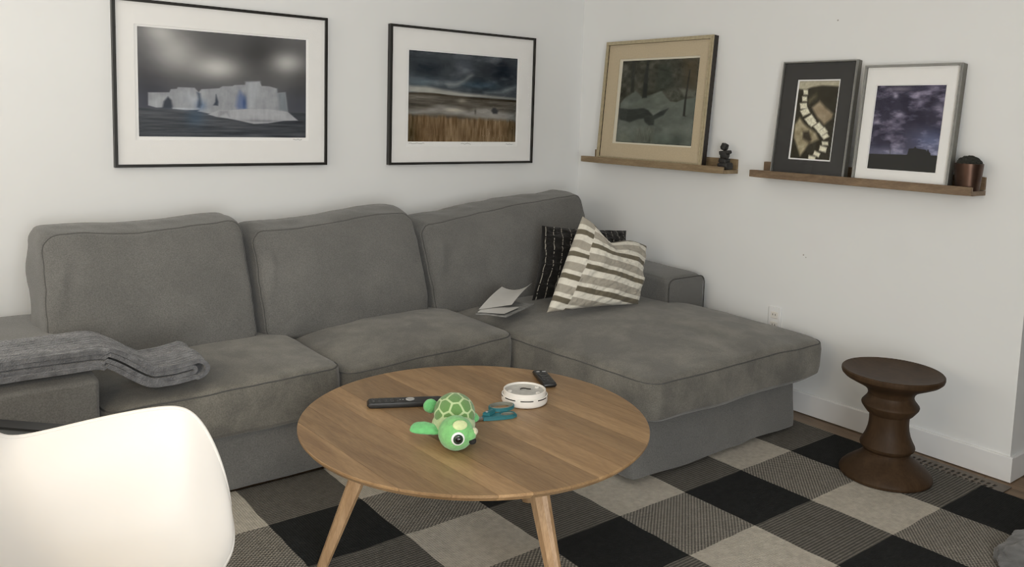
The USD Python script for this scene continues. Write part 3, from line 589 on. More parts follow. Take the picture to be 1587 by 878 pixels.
# ------------------------------------------------------------------ picture ledges
K['ledge'] = wood('ledge_oak', (.20, .14, .075), (.27, .195, .11), (.33, .25, .15), scale=(16, 2.2, 16), rough=.5)
K['ledge_dark'] = wood('ledge_walnut', (.13, .082, .047), (.20, .135, .08), (.27, .19, .115), scale=(14, 3.0, 14), rough=.5)
def ledge(label, y0, y1, z, m):
    t = Thing('picture_ledge', label, 'shelf', (.012, (y0+y1)/2, z))
    part(t, 'shelf_board', bx(-.088, .012, y0, y1, z, z+.0165), m, False)
    part(t, 'front_lip', chamfer_box(-.101, -.088, y0, y1, z, z+.032, .0016), m, 30)
    part(t, 'back_rail', chamfer_box(.0005, .012, y0, y1, z+.0165, z+.066, .0016), m, 30)
    return t
ledge('oak picture ledge nearest the corner, holding the pale gold frame', -1.078, -.140, 1.0045, K['ledge'])
ledge('darker brown picture ledge further right, holding two frames and the copper pot', -2.146, -1.222, 1.0035, K['ledge_dark'])
# ------------------------------------------------------------------ small things on the ledges
def rock(c, r, seed, sub=2, amp=.16, rot=0, tiltx=0):
    """Rough chipped stone."""
    m = trimesh.creation.icosphere(sub); v = np.asarray(m.vertices)
    q = np.sign(v)*np.abs(v)**.55; q /= np.abs(q).max(1, keepdims=True)**.35
    q = q*(1+amp*(fb(v, 2.2, 3, seed)-.5)[:, None]*2)*np.array(r)
    m.vertices = q; m.apply_transform(trimesh.transformations.euler_matrix(tiltx, 0, rot)); m.apply_translation(c); return m
K['stone_black'] = plain('black_stone', (.016, .015, .014), .55, .2, 90, .5, 160)
fg = Thing('stone_figurine', 'small black stacked stone figure standing on the right end of the oak ledge', 'figurine', (-.045, -1.042, 1.021))
zf = 1.021; fy = -1.042; fx = -.045
part(fg, 'base', cat(rock((fx, fy-.006, zf+.017), (.026, .030, .0165), 1), rock((fx+.004, fy+.003, zf+.040), (.020, .022, .012), 2)), K['stone_black'], 25)
part(fg, 'torso', rock((fx, fy-.001, zf+.066), (.015, .019, .017), 3), K['stone_black'], 25)
part(fg, 'arms', rock((fx, fy-.003, zf+.078), (.013, .030, .009), 4, tiltx=-.12), K['stone_black'], 25)
part(fg, 'head', rock((fx, fy+.003, zf+.104), (.013, .0145, .016), 5, tiltx=.35), K['stone_black'], 25)
pt = Thing('potted_plant', 'small copper pot with dark mossy plant at the right ledge end', 'plant', (-.0475, -2.108, 1.0205))
K['copper'] = plain('aged_copper', (.088, .052, .038), .36, .12, 30, metallic=.9)
pc = (-.0475, -2.108, 1.0206)
part(pt, 'pot', lathe([(.0, 0), (.0375, 0), (.039, .002), (.0465, .086), (.0468, .0945), (.0455, .095), (.0445, .086), (.037, .006), (0, .006)], 64, pc), K['copper'], 40)
part(pt, 'soil', lathe([(0, .080), (.0438, .080), (.0438, .076), (0, .076)], 32, pc), K['sub'], 30)
K['moss'] = plain('dark_moss', (.022, .022, .017), .95, .4, 160, 1.0, 260)
U = trimesh.creation.icosphere(4); v = np.asarray(U.vertices); rr = 1+.30*(fb(v, 4, 4, 5)-.5)+.12*(fb(v, 17, 3, 8)-.5)
U.vertices = v*rr[:, None]*np.array([.040, .041, .032])*np.where(v[:, 2:] < 0, [[1, 1, .35]], [[1, 1, 1]])+np.array(pc)+[0, 0, .090]
part(pt, 'foliage', U, K['moss'], True)
# outlet above the chaise
ot = Thing('wall_outlet', 'white power outlet plate low on the right wall behind the chaise', 'outlet', (.012, -1.322, .375))
part(ot, 'cover_plate', chamfer_box(.0035, .0125, -1.353, -1.290, .320, .432, .003), K['trim'], 30)
for z in (.383, .338): part(ot, 'socket', chamfer_box(.0005, .0040, -1.340, -1.304, z, z+.03, .0015), K['cream_plastic'], 30)
for y in (-1.329, -1.315):
    for z in (.400, .355): part(ot, 'slot', bx(.0000, .0007, y-.001, y+.001, z-.004, z+.004), K['black'], False)

# ------------------------------------------------------------------ pillows on the chaise
def pillow(name, label, TL, TR, BR, BL, thick, paint, m, n=150, back=.55, pinch=.02, seed=1, dip=0.0):
    TL, TR, BR, BL = (np.array(q, float) for q in (TL, TR, BR, BL))
    u, v = np.meshgrid(np.linspace(0, 1, n), np.linspace(0, 1, n), indexing='ij'); u, v = u.ravel(), v.ravel()
    nrm = np.cross(BL-TL, TR-TL); nrm /= np.linalg.norm(nrm)                     # towards the viewer
    mid = (TL+TR+BR+BL)/4
    def P(u, v):
        q = ((1-u)*(1-v))[:, None]*TL+(u*(1-v))[:, None]*TR+(u*v)[:, None]*BR+((1-u)*v)[:, None]*BL
        k = pinch*(4*u*(1-u)*(2*v-1)**8+4*v*(1-v)*(2*u-1)**8)
        return q+(mid-q)*k[:, None]*1.6
    base = P(u, v)+(BL-TL)[None]*(dip*np.exp(-((u-.42)/.22)**2)*np.clip(1-v*1.6, 0, 1)**2)[:, None]
    prof = np.clip(1-(2*u-1)**2, 0, 1)**.5*np.clip(1-(2*v-1)**2, 0, 1)**.5
    cr = -.022*np.exp(-((u-.50-.25*(v-.2))/.05)**2)*np.clip(1-v*2.2, 0, 1)*(dip > 0)
    wr = cr+(fb(np.column_stack([u, v]), 6, 4, seed)-.5)*.046*np.clip(prof*3, 0, 1)+(fb(np.column_stack([u, v]), 2.4, 2, seed+4)-.5)*.03*prof
    f = base+nrm*(thick*prof+wr+.002)[:, None]; b = base-nrm*(thick*back*prof+.002)[:, None]
    V = np.vstack([f, b]); N = n*n
    F1 = grid_faces(n, n); F2 = grid_faces(n, n, flip=True)+N
    I = np.arange(N).reshape(n, n); loop = np.concatenate([I[0, :], I[1:, -1], I[-1, -2::-1], I[-2:0:-1, 0]])
    fs = []
    for i in range(len(loop)):
        j = (i+1) % len(loop); fs += [[loop[i], loop[j], loop[j]+N], [loop[i], loop[j]+N, loop[i]+N]]
    mesh = trimesh.Trimesh(V, np.vstack([F1, F2, fs]), process=False)
    if mesh.volume < 0: mesh.invert()
    c = np.clip(paint(u, v), 3, 245)/255; c = np.where(c <= .04045, c/12.92, ((c+.055)/1.055)**2.4)
    return single(name, mesh, m, label, 'cushion', mid-[0, 0, 0], smooth=True, colors=np.vstack([c, c]))
K['pillow'] = painted('pillow_cloth', .95, .35, specular_ior_level=.15, sheen_weight=.15)
def stripes(u, v):
    s = v*(1-.26*u)-.012*np.sin(u*7)*(1-v)+.012*(fb(np.column_stack([u, v]), 5, 3, 2)-.5)
    s = np.where(u < .15, s+.105-.1*u, s)
    c = np.full((len(u), 3), (222., 218., 206.))
    def band(a, b, col):
        k = sm(s, a-.004, a+.004)*(1-sm(s, b-.004, b+.004)); c[:] = c+(np.array(col)-c)*k[:, None]
    for p in (-.015, .235, .47, .705, .94):
        band(p, p+.052, (108., 101., 86.)); band(p+.115, p+.195, (168., 162., 150.))
    return c*(1+.10*(fb(np.column_stack([u*160, v*60]), 1, 2, 3)-.5))[:, None]
def dashes(u, v):
    c = np.full((len(u), 3), (27., 26., 25.))
    w = (u-.03+.006*np.sin(v*9))/.083; d = np.abs(w-np.round(w))*.083
    k = (1-sm(d, .002, .006))*sm(fb(np.column_stack([np.round(w)*7.3, v*60]), 1, 2, 6), .36, .5)
    return c+(np.array([176., 172., 160.])-c)*(k*.85)[:, None]
pillow('throw_pillow', 'black throw pillow with thin white dashed lines behind the striped pillow', (-.705, -.555, .742), (-.205, -.60, .694), (-.345, -.745, .435), (-.865, -.695, .440), .060, dashes, K['pillow'], 330, 1.0, .035, 3)
pillow('throw_pillow', 'cream and taupe striped throw pillow slumped against the black pillow', (-.715, -.835, .818), (-.355, -.875, .668), (-.498, -.975, .437), (-.975, -.925, .448), .080, stripes, K['pillow'], 220, .9, .022, 8, .12)
# ------------------------------------------------------------------ papers on the chaise
K['paper'] = plain('paper', (.54, .53, .51), .8, .02, 30)
K['paper_grey'] = plain('printed_paper', (.24, .24, .235), .8, .3, 45)
def sheet(c00, c10, c11, c01, lift, th=.0012, n=24, curl=None):
    u, v = np.meshgrid(np.linspace(0, 1, n), np.linspace(0, 1, n), indexing='ij'); u, v = u.ravel()[:, None], v.ravel()[:, None]
    q = (1-u)*(1-v)*np.array(c00)+u*(1-v)*np.array(c10)+u*v*np.array(c11)+(1-u)*v*np.array(c01)
    q = q+np.array([0, 0, 1.])*lift(u, v)
    V = np.vstack([q+[0, 0, th/2], q-[0, 0, th/2]]); N = n*n
    I = np.arange(N).reshape(n, n); loop = np.concatenate([I[0, :], I[1:, -1], I[-1, -2::-1], I[-2:0:-1, 0]]); fs = []
    for i in range(len(loop)):
        j = (i+1) % len(loop); fs += [[loop[i], loop[j], loop[j]+N], [loop[i], loop[j]+N, loop[i]+N]]
    m = trimesh.Trimesh(V, np.vstack([grid_faces(n, n), grid_faces(n, n, flip=True)+N, fs]), process=False)
    if m.volume < 0: m.invert()
    return m
PZ = .4455
bk = Thing('booklet', 'thin grey printed booklet lying flat on the chaise under the curled sheet', 'booklet', (-1.08, -.76, PZ))
part(bk, 'pages', sheet((-1.235, -.790, PZ), (-1.150, -.885, PZ), (-.915, -.770, PZ+.001), (-1.010, -.665, PZ), lambda u, v: .002*np.sin(u*5), .004), K['paper_grey'], 40)
part(bk, 'cover', sheet((-1.225, -.792, PZ+.004), (-1.148, -.868, PZ+.004), (-1.03, -.81, PZ+.004), (-1.10, -.725, PZ+.004), lambda u, v: .010*np.sin(np.pi*v)*(1-u)+.003, .0012), K['paper'], 40)
single('paper_sheet', sheet((-1.215, -.785, PZ+.016), (-1.06, -.80, PZ+.020), (-.845, -.665, PZ+.042), (-.995, -.645, PZ+.038), lambda u, v: .022*v*(2*u-1)**2+.006*np.sin(np.pi*v), .0012), K['paper'],
       'white curled paper sheet with raised corners on the chaise beside the black pillow', 'paper', (-1.03, -.72, PZ), smooth=40)
# ------------------------------------------------------------------ knitted throw over the left armrest
def knit_mat():
    n = {'g': ('geometry', {}), 'n': ('noise_texture', {'scale': 38.0, 'detail': 5.0}), 'r': ('rgb_ramp', {'ramp': [(.3, (.105, .108, .116)), (.7, (.205, .208, .218))]}),
         'v': ('voronoi_texture', {'scale': 210.0, 'feature': 'f1'}), 'b': ('bump', {'strength': .8, 'distance': .003}), 'p': ('principled_bsdf', {'roughness': 1.0, 'specular_ior_level': .1, 'sheen_weight': .4})}
    return mat('grey_knit', n, [('g.position', 'n.vector'), ('g.position', 'v.vector'), ('n.fac', 'r.fac'), ('r.color', 'p.base_color'), ('v.distance', 'b.height'), ('b.normal', 'p.normal')])
K['knit'] = knit_mat()
def zb(x):   # what the throw lies on: armrest, then seat
    return .502+(.418-.502)*sm(x, -2.655, -2.485)-.022*np.exp(-((x+2.50)/.05)**2)*0+.012*sm(x, -2.45, -2.33)
th = Thing('knitted_throw', 'folded grey ribbed knit throw draped over the left armrest onto the seat', 'blanket', (-2.62, -.81, .5))
def fold(lo, hi, xend, y0, y1, seed, xs=-3.02):
    """One folded sheet: lower run to the right, a loop, upper run back; heights lo and hi above the support."""
    X = np.linspace(xs, xend, 90)
    def off(X, o):
        z = zb(X); dz = np.gradient(z, X); l = np.hypot(1, dz); return np.column_stack([X-dz/l*o, z+o/l])
    A = off(X, lo); B = off(X, hi)
    c = (A[-1]+B[-1])/2; r = (hi-lo)/2
    t = np.linspace(-np.pi/2, np.pi/2, 14)[1:-1]
    L = np.column_stack([c[0]+1.7*r*np.cos(t), c[1]+r*np.sin(t)*1.15])
    path = np.vstack([A, L, B[::-1]])
    T = np.gradient(path, axis=0); T /= np.linalg.norm(T, axis=1, keepdims=True); Nn = np.column_stack([T[:, 1], -T[:, 0]])  # outwards
    ny = 150; Y = np.linspace(0, 1, ny); n = len(path)
    yy = (y0+(y1-y0)*Y)[None, :]+.010*(fb(np.column_stack([path[:, 0]*6, path[:, 1]*6]), 1, 2, seed)-.5)[:, None]*2
    rib = .0032*np.abs(np.sin(np.pi*(yy-.01*np.sin(path[:, :1]*7))/.0165))
    th_ = .0052
    droop = -.010*sm(yy, y1+.03, y1)*(path[:, :1] < -2.62)
    def side(s):
        p = path[:, None, :]+Nn[:, None, :]*(s*th_+(rib if s > 0 else 0*rib))[..., None]
        return np.stack([p[..., 0], yy, p[..., 1]+droop+.004*np.sin(yy*40+path[:, :1]*6)], -1).reshape(-1, 3)
    V = np.vstack([side(1), side(-1)]); N = n*ny
    I = np.arange(N).reshape(n, ny); loop = np.concatenate([I[0, :], I[1:, -1], I[-1, -2::-1], I[-2:0:-1, 0]]); fs = []
    for i in range(len(loop)):
        j = (i+1) % len(loop); fs += [[loop[i], loop[j], loop[j]+N], [loop[i], loop[j]+N, loop[i]+N]]
    m = trimesh.Trimesh(V, np.vstack([grid_faces(n, ny), grid_faces(n, ny, flip=True)+N, fs]), process=False)
    if m.volume < 0: m.invert()
    return m
part(th, 'fold', fold(.009, .052, -2.375, -.735, -.957, 2), K['knit'], 60)
part(th, 'fold', fold(.0225, .0385, -2.385, -.738, -.950, 5), K['knit'], 60)
# ------------------------------------------------------------------ coffee table
TX, TY, TR_, TZ = -1.853, -1.666, .469, .42
oak = ((.225, .132, .062), (.315, .196, .096), (.40, .258, .132))
SA = math.radians(2.5)
for k in range(5): K[f'stave{k}'] = wood(f'oak_stave_{k}', *oak, rot=(0, 0, -SA), scale=(12, 1.4, 12), rough=.42, tone=(1.0, .90, 1.08, .82, 1.16)[k], shift=k*2.3)
table = Thing('coffee_table', 'round oak coffee table with three splayed legs in front of the sofa', 'table', (TX, TY, .0085))
edges_ = [-.469, -.40, -.325, -.245, -.175, -.085, -.005, .085, .150, .235, .305, .385, .469]
for k, (v0, v1) in enumerate(zip(edges_[:-1], edges_[1:])):
    v0 += .0004; v1 -= .0004
    lv = [(TZ-.026, .440), (TZ-.016, .461), (TZ-.006, TR_), (TZ-.0012, TR_), (TZ, TR_-.0016)]
    s = np.linspace(0, 1, 16); rings = []
    for z, r in lv:
        vv = np.clip(v0+(v1-v0)*s, -r+.0003, r-.0003) if abs(v0) > abs(v1) or abs(v1) > .4 else v0+(v1-v0)*s
        h = np.sqrt(np.maximum(r*r-vv*vv, 1e-8))
        rings.append(np.vstack([np.column_stack([vv, h, np.full(16, z)]), np.column_stack([vv[::-1], -h[::-1], np.full(16, z)])]))
    V = np.vstack(rings); n = 32; F = []
    for a in range(len(lv)-1):
        for i in range(n):
            j = (i+1) % n; F += [[a*n+i, a*n+j, (a+1)*n+j], [a*n+i, (a+1)*n+j, (a+1)*n+i]]
    for base, fl_ in ((0, 1), ((len(lv)-1)*n, 0)):
        for i in range(15):
            a, b, c, d = base+i, base+i+1, base+n-2-i, base+n-1-i
            q = [[a, b, c], [a, c, d]]; F += [t[::-1] for t in q] if not fl_ else q
    m = trimesh.Trimesh(V, F, process=False)
    if m.volume < 0: m.invert()
    m = rotz(m, SA); m.apply_translation([TX, TY, 0])
    part(table, 'stave', m, K[f'stave{(k*3+k//4) % 5}'], 25)
K['legoak'] = wood('oak_leg', (.33, .20, .10), (.43, .275, .15), (.52, .35, .20), rot=(math.pi/2, 0, 0), scale=(18, 2.0, 18), rough=.42)
def table_leg(a):
    rt, rf = .262, .405; d = np.array([math.cos(a), math.sin(a), 0]); t = np.array([-math.sin(a), math.cos(a), 0])
    pts = []
    for r, z, w in ((rt, TZ-.026, .030), (rf, .0085, .0165)):
        o = np.array([TX, TY, z])+d*r
        for p in ((.95, .0), (.78, .42), (.25, .85), (-.55, .9), (-.9, .5)):
            for s in (1, -1): pts.append(o+d*p[0]*w+t*s*p[1]*w)
    return trimesh.PointCloud(np.array(pts)).convex_hull
for k in range(3): part(table, 'leg', table_leg(math.radians(-211.2+120*k)), K['legoak'], 22)
# ------------------------------------------------------------------ things on the table
K['remote'] = plain('black_plastic', (.014, .014, .014), .38, .1, 80)
K['button'] = plain('dark_grey_button', (.05, .05, .05), .5, .05, 60)
K['silver'] = plain('silver_plastic', (.42, .42, .42), .35, .05, 60)
def flat_frame(x, y, dx, dy, z=TZ):
    d = np.array([dx, dy, 0.])/math.hypot(dx, dy); return np.array([x, y, z+.0003]), d, np.array([-d[1], d[0], 0]), np.array([0, 0, 1.])
fr = flat_frame(-1.962, -1.482, .145, -.073)
rm = Thing('tv_remote', 'long black television remote with round silver pad behind the plush turtle', 'remote', fr[0])
b = chamfer_box(-.108, .108, -.0225, .0225, 0, .0165, .005); part(rm, 'body', frame_at(b, *fr), K['remote'], 40)
part(rm, 'control_pad', frame_at(lathe([(0, 0), (.0125, 0), (.0125, .0015), (.010, .0024), (.006, .0016), (0, .0016)], 32, (.012, 0, .0165)), *fr), K['silver'], 30, 'round silver control pad')
for i in range(5):
    for j in (-1, 0, 1):
        if abs(-.085+.017*i-.012) < .014: continue
        part(rm, 'button', frame_at(chamfer_box(-.090+.017*i-.004, -.090+.017*i+.004, j*.012-.0035, j*.012+.0035, .0160, .0178, .0008), *fr), K['button'], 30)
for sx in (-.008, -.016): part(rm, 'mark', frame_at(bx(sx-.0018, sx+.0018, -.002, .002, .0165, .0168), *fr), K['silver'], False, 'small silver mark')
fr = flat_frame(-1.495, -1.530, -.415, -.91)
r2 = Thing('streaming_remote', 'short black rounded remote at the far edge of the coffee table', 'remote', fr[0])
part(r2, 'body', frame_at(chamfer_box(-.072, .072, -.0215, .0215, 0, .017, .0075), *fr), K['remote'], 40)
part(r2, 'control_ring', frame_at(lathe([(.008, 0), (.0155, 0), (.0155, .0008), (.0145, .0016), (.009, .0016), (.008, .0008)], 32, (-.012, 0, .0168)), *fr), K['button'], 30)
for sy in (-.0095, .0095): part(r2, 'button', frame_at(chamfer_box(-.0455, -.0385, sy-.0055, sy+.0055, .0165, .0181, .0008), *fr), K['silver'], 30, 'small pale button')
for sx in (.024, .040):
    for sy in (-.011, 0, .011): part(r2, 'button', frame_at(chamfer_box(sx-.004, sx+.004, sy-.004, sy+.004, .0165, .0179, .0008), *fr), K['button'], 30)
# smoke detector lying upside down
sx0, sy0 = -1.664, -1.643
sd = Thing('smoke_detector', 'round cream white smoke detector lying upside down on the coffee table', 'smoke detector', (sx0, sy0, TZ))
part(sd, 'base', lathe([(0, .0004), (.060, .0004), (.0640, .003), (.0660, .008), (.0662, .0255), (.0650, .0265), (.0628, .0265), (.0620, .020), (0, .020)], 96, (sx0, sy0, TZ)), K['cream_plastic'], 40)
part(sd, 'rim', lathe([(.0612, .0205), (.0612, .0385), (.0600, .0396), (.0578, .0396), (.0570, .0385), (.0566, .034), (.0566, .0205)], 96, (sx0, sy0, TZ)), K['cream_plastic'], 40)
K['plate'] = plain('grey_back_plate', (.50, .49, .46), .3, .12, 60)
part(sd, 'back_plate', lathe([(0, .0205), (.0566, .0205), (.0566, .0345), (.052, .0335), (0, .0335)], 64, (sx0, sy0, TZ)), K['plate'], 40, 'grey recessed back plate')
def arc(r0, r1, z0, z1, a0, a1, n=14):
    a = np.linspace(a0, a1, n); P = np.vstack([np.column_stack([r1*np.cos(a), r1*np.sin(a)]), np.column_stack([r0*np.cos(a[::-1]), r0*np.sin(a[::-1])])])
    m = extrude(Polygon(P), z1-z0, z0); m.apply_translation([sx0, sy0, TZ]); return m
va = -2.255
for k in range(8):
    a0 = va-.95+k*.785; part(sd, 'vent_slot', arc(.0640, .0668, .0215, .0242, a0, a0+.56), K['black'], False, 'dark slot in the rim')
hk = np.array([(-.012, .004), (-.010, .010), (-.004, .013), (.003, .012), (.006, .009), (.018, .007)])
part(sd, 'wire_hook', frame_at(tube(np.column_stack([hk, np.full(6, .036)]), .0016, 6), (sx0, sy0, TZ), (.788, -.615, 0), (.615, .788, 0), (0, 0, 1)), K['black'], 40, 'short black wire')
for a, r in ((va+1.0, .045), (va-1.2, .045), (va+2.2, .043)):
    part(sd, 'clip', chamfer_box(sx0+r*math.cos(a)-.005, sx0+r*math.cos(a)+.005, sy0+r*math.sin(a)-.004, sy0+r*math.sin(a)+.004, TZ+.033, TZ+.0385, .0012), K['cream_plastic'], 30)
# scissors
fr = flat_frame(-1.842, -1.697, .959, -.284)
sc = Thing('scissors', 'scissors with teal handles lying open beside the plush turtle', 'scissors', fr[0])
K['teal'] = plain('teal_plastic', (.028, .165, .19), .4, .05, 60); K['rubber'] = plain('grey_green_grip', (.24, .25, .21), .6, .05, 60)
blade = Polygon([(.012, .007), (.012, -.006), (-.02, -.0075), (-.105, -.001), (-.10, .002), (-.02, .0065)])
part(sc, 'blade', frame_at(bevel_extrude(blade, .0022, .003, .0006), *fr), K['chrome'], False)
part(sc, 'blade', frame_at(extrude(affinity.rotate(blade, 7, origin=(0, 0)), .002, .0056), *fr), K['chrome'], False)
h1 = Polygon([(-.006, -.008), (.02, -.0125), (.05, -.015), (.075, -.013), (.088, -.004), (.088, .008), (.078, .0175), (.055, .019), (.02, .012), (-.006, .008)]).buffer(.003).buffer(-.001)
h1 = h1.difference(affinity.scale(Point(.064, .0020).buffer(1, 24), .0185, .0105))
part(sc, 'handle', frame_at(bevel_extrude(h1, .010, .0005, .003), *fr), K['teal'], 30)
hole = affinity.rotate(affinity.scale(Point(.062, .042).buffer(1, 32), .034, .022), 8)
h2 = affinity.rotate(affinity.scale(Point(.062, .042).buffer(1, 32), .0385, .0268), 8).difference(hole)
h2 = h2.union(Polygon([(-.006, .004), (.01, -.006), (.034, .014), (.026, .024)])).difference(hole)
part(sc, 'handle', frame_at(bevel_extrude(h2, .010, .0112, .003), *fr), K['teal'], 30)
part(sc, 'grip', frame_at(bevel_extrude(hole.buffer(.0008).difference(hole.buffer(-.0016)), .011, .0110, .002), *fr), K['rubber'], 30, 'grey green inner grip')
part(sc, 'grip', frame_at(bevel_extrude(affinity.scale(Point(.064, .0020).buffer(1, 24), .0188, .0108).difference(affinity.scale(Point(.064, .0020).buffer(1, 24), .0168, .0088)), .0108, .0004, .002), *fr), K['rubber'], 30, 'grey green inner grip')
part(sc, 'rivet', frame_at(lathe([(0, 0), (.0035, 0), (.0035, .0012), (.002, .002), (0, .002)], 24, (.004, 0, .0212)), *fr), K['silver'], 30)
# plush turtle: a = to the right, b = towards the viewer's side, z up
PO = np.array([-1.975, -1.745, TZ]); PA = np.array([.83, -.558, 0]); PB = np.array([-.558, -.83, 0]); PZv = np.array([0, 0, 1.])
tu = Thing('plush_turtle', 'green plush sea turtle toy with big eyes on the coffee table', 'toy', PO)
def fur(name, col): return plain(name, col, .95, .10, 90, .7, 420, specular_ior_level=.1, sheen_weight=.35)
K['fur_green'] = fur('plush_green', (.155, .50, .185)); K['fur_head'] = fur('plush_head_green', (.20, .50, .18)); K['fur_pale'] = fur('plush_pale_green', (.47, .60, .32))
K['brow'] = fur('plush_cream_green', (.60, .68, .36)); K['shellp'] = painted('plush_shell', .9, .5, sheen_weight=.3)
K['eye_white'] = plain('eye_white', (.80, .82, .80), .3, .01, 40); K['iris'] = plain('eye_grey_green', (.03, .05, .035), .12, .2, 300); K['pupil'] = plain('pupil', (.004, .004, .004), .06, .02, 60); K['felt'] = plain('black_felt', (.012, .011, .011), .9, .1, 60); K['nose'] = fur('cream_felt', (.62, .60, .42))
def ell(c, r, ea=(1, 0, 0), eb=(0, 1, 0), ec=(0, 0, 1), sub=4, fuzz=.0009, seed=0):
    """Ellipsoid at local c with radii r along local axes; returns a world mesh."""
    m = trimesh.creation.icosphere(sub); v = np.asarray(m.vertices)
    A = np.array([ea, eb, ec], float); A /= np.linalg.norm(A, axis=1, keepdims=True)
    q = (v*np.array(r))@A + np.array(c)
    q += v@A*((fb(q, 190, 2, seed)-.5)*2*fuzz)[:, None]
    return frame_at(trimesh.Trimesh(q, m.faces, process=False), PO, PA, PB, PZv), v
bm, _ = ell((-.002, .004, .034), (.055, .066, .032), seed=1); part(tu, 'body', bm, K['fur_pale'], True)
# shell with a net of pale seams between green fields
ax_b = np.array([.03, .94, -.30]); ax_c = np.array([0, .30, .95])
sh, v = ell((0, -.004, .060), (.0525, .058, .046), (1, 0, 0), ax_b, ax_c, 6, .0006, 2)
seeds = np.array([[0, -.05, 1], [.08, .62, .75], [-.5, .38, .78], [.55, .30, .75], [.5, -.42, .72], [-.42, -.40, .8], [.02, -.75, .66], [-.28, .86, .42], [.38, .86, .38], [-.82, .5, .3], [.85, .5, .25], [-.9, .0, .42], [.92, .0, .4], [-.8, -.5, .3], [.8, -.5, .3], [-.3, -.92, .2], [.3, -.95, .2], [-.6, .78, .05], [.65, .75, .0], [0, .98, .05]])
seeds /= np.linalg.norm(seeds, axis=1, keepdims=True)
D = np.sort(np.linalg.norm(v[:, None]-seeds[None], axis=2)+.05*(fb(v, 3, 2, 4)-.5)[:, None], axis=1); e = D[:, 1]-D[:, 0]
k = sm(e, .075, .11)[:, None]*sm(v[:, 2], -.32, -.24)[:, None]
tone = (1+.25*(fb(v, 30, 3, 5)-.5))[:, None]
part(tu, 'shell', sh, K['shellp'], True, 'domed shell with dark green fields and pale seams', colors=(np.array([.47, .60, .32])*(1-k)+np.array([.125, .265, .075])*k)*tone)
col, _ = ell((.002, .040, .044), (.047, .028, .026), seed=3); part(tu, 'collar', col, K['fur_pale'], True)
HC = np.array([.004, .088, .043]); HR = .0425
hd, _ = ell(HC, (HR*1.02, HR*1.03, HR*.98), seed=4); hp = part(tu, 'head', hd, K['fur_head'], True)
def on_head(d, lift=0): d = np.array(d, float); d /= np.linalg.norm(d); return HC+d*(HR+lift), d
def cap(d, r, th, mat_, name, lift=0, label=None, asp=1.0, roll=0):
    c, d = on_head(d, lift); ea = np.cross([0, 0, 1.], d); ea /= np.linalg.norm(ea); eb = np.cross(d, ea)
    ca, sa = math.cos(roll), math.sin(roll)
    m, _ = ell(c, (r, r*asp, th), ca*ea+sa*eb, -sa*ea+ca*eb, d, 3, .0); part(hp, name, m, mat_, True, label)
EY = (.12, .985, .02)
cap(EY, .0165, .006, K['eye_white'], 'eye_white', -.002, 'white ring of the eye'); cap(EY, .0132, .0066, K['iris'], 'iris', -.0005, 'dark green iris'); cap(EY, .0085, .0062, K['pupil'], 'pupil', .0016, 'glossy black pupil')
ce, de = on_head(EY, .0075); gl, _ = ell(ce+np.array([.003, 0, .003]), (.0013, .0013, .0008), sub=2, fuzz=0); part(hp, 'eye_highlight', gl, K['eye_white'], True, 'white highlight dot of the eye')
cap((.22, .66, .72), .0185, .005, K['brow'], 'brow', -.001, 'cream patch above the eye', .68)
EY2 = (.72, -.15, .35); cap((.98, -.1, -.02), .014, .006, K['eye_white'], 'eye_white', -.002)
sn, _ = ell(HC+np.array([.034, .014, .002]), (.015, .018, .016), seed=6); part(hp, 'snout', sn, K['fur_head'], True)
ns_, _ = ell(HC+np.array([.0445, .012, .008]), (.0085, .012, .0095), sub=3); part(hp, 'nose', ns_, K['nose'], True, 'cream felt nose')
mo, _ = ell(HC+np.array([.040, .020, -.012]), (.0095, .011, .0085), sub=3); part(hp, 'mouth', mo, K['felt'], True, 'black felt mouth')
def flipper(c, r, ea, ec, seed, label=None):
    ea = np.array(ea, float); ea /= np.linalg.norm(ea); eb = np.cross(ec, ea); eb /= np.linalg.norm(eb); ec = np.cross(ea, eb)
    m = trimesh.creation.icosphere(4); v = np.asarray(m.vertices); q = v.copy()
    q[:, 1] *= (1-.985*v[:, 0]**2)**-.13*(.80-.26*v[:, 0]); q = q*np.array(r); q[:, 1] += .006*(v[:, 0]**2)
    q[:, 2] += 0; q = q@np.array([ea, eb, ec])+np.array(c); q += (v@np.array([ea, eb, ec]))*((fb(q, 190, 2, seed)-.5)*.0018)[:, None]
    return frame_at(trimesh.Trimesh(q, m.faces, process=False), PO, PA, PB, PZv)
part(tu, 'flipper', flipper((-.069, .036, .034), (.041, .024, .0095), (1, .30, -.05), (.10, .42, .90), 7), K['fur_green'], True)
hf, _ = ell((-.062, -.058, .058), (.0195, .015, .0185), seed=8); part(tu, 'flipper', hf, K['fur_green'], True)
part(tu, 'flipper', flipper((.030, -.016, .014), (.022, .018, .0085), (-1, -.5, .10), (-.10, .2, .95), 9), K['fur_green'], True)
part(tu, 'flipper', flipper((.046, -.064, .024), (.021, .019, .010), (-1, .5, .0), (.2, .2, .9), 10), K['fur_green'], True)
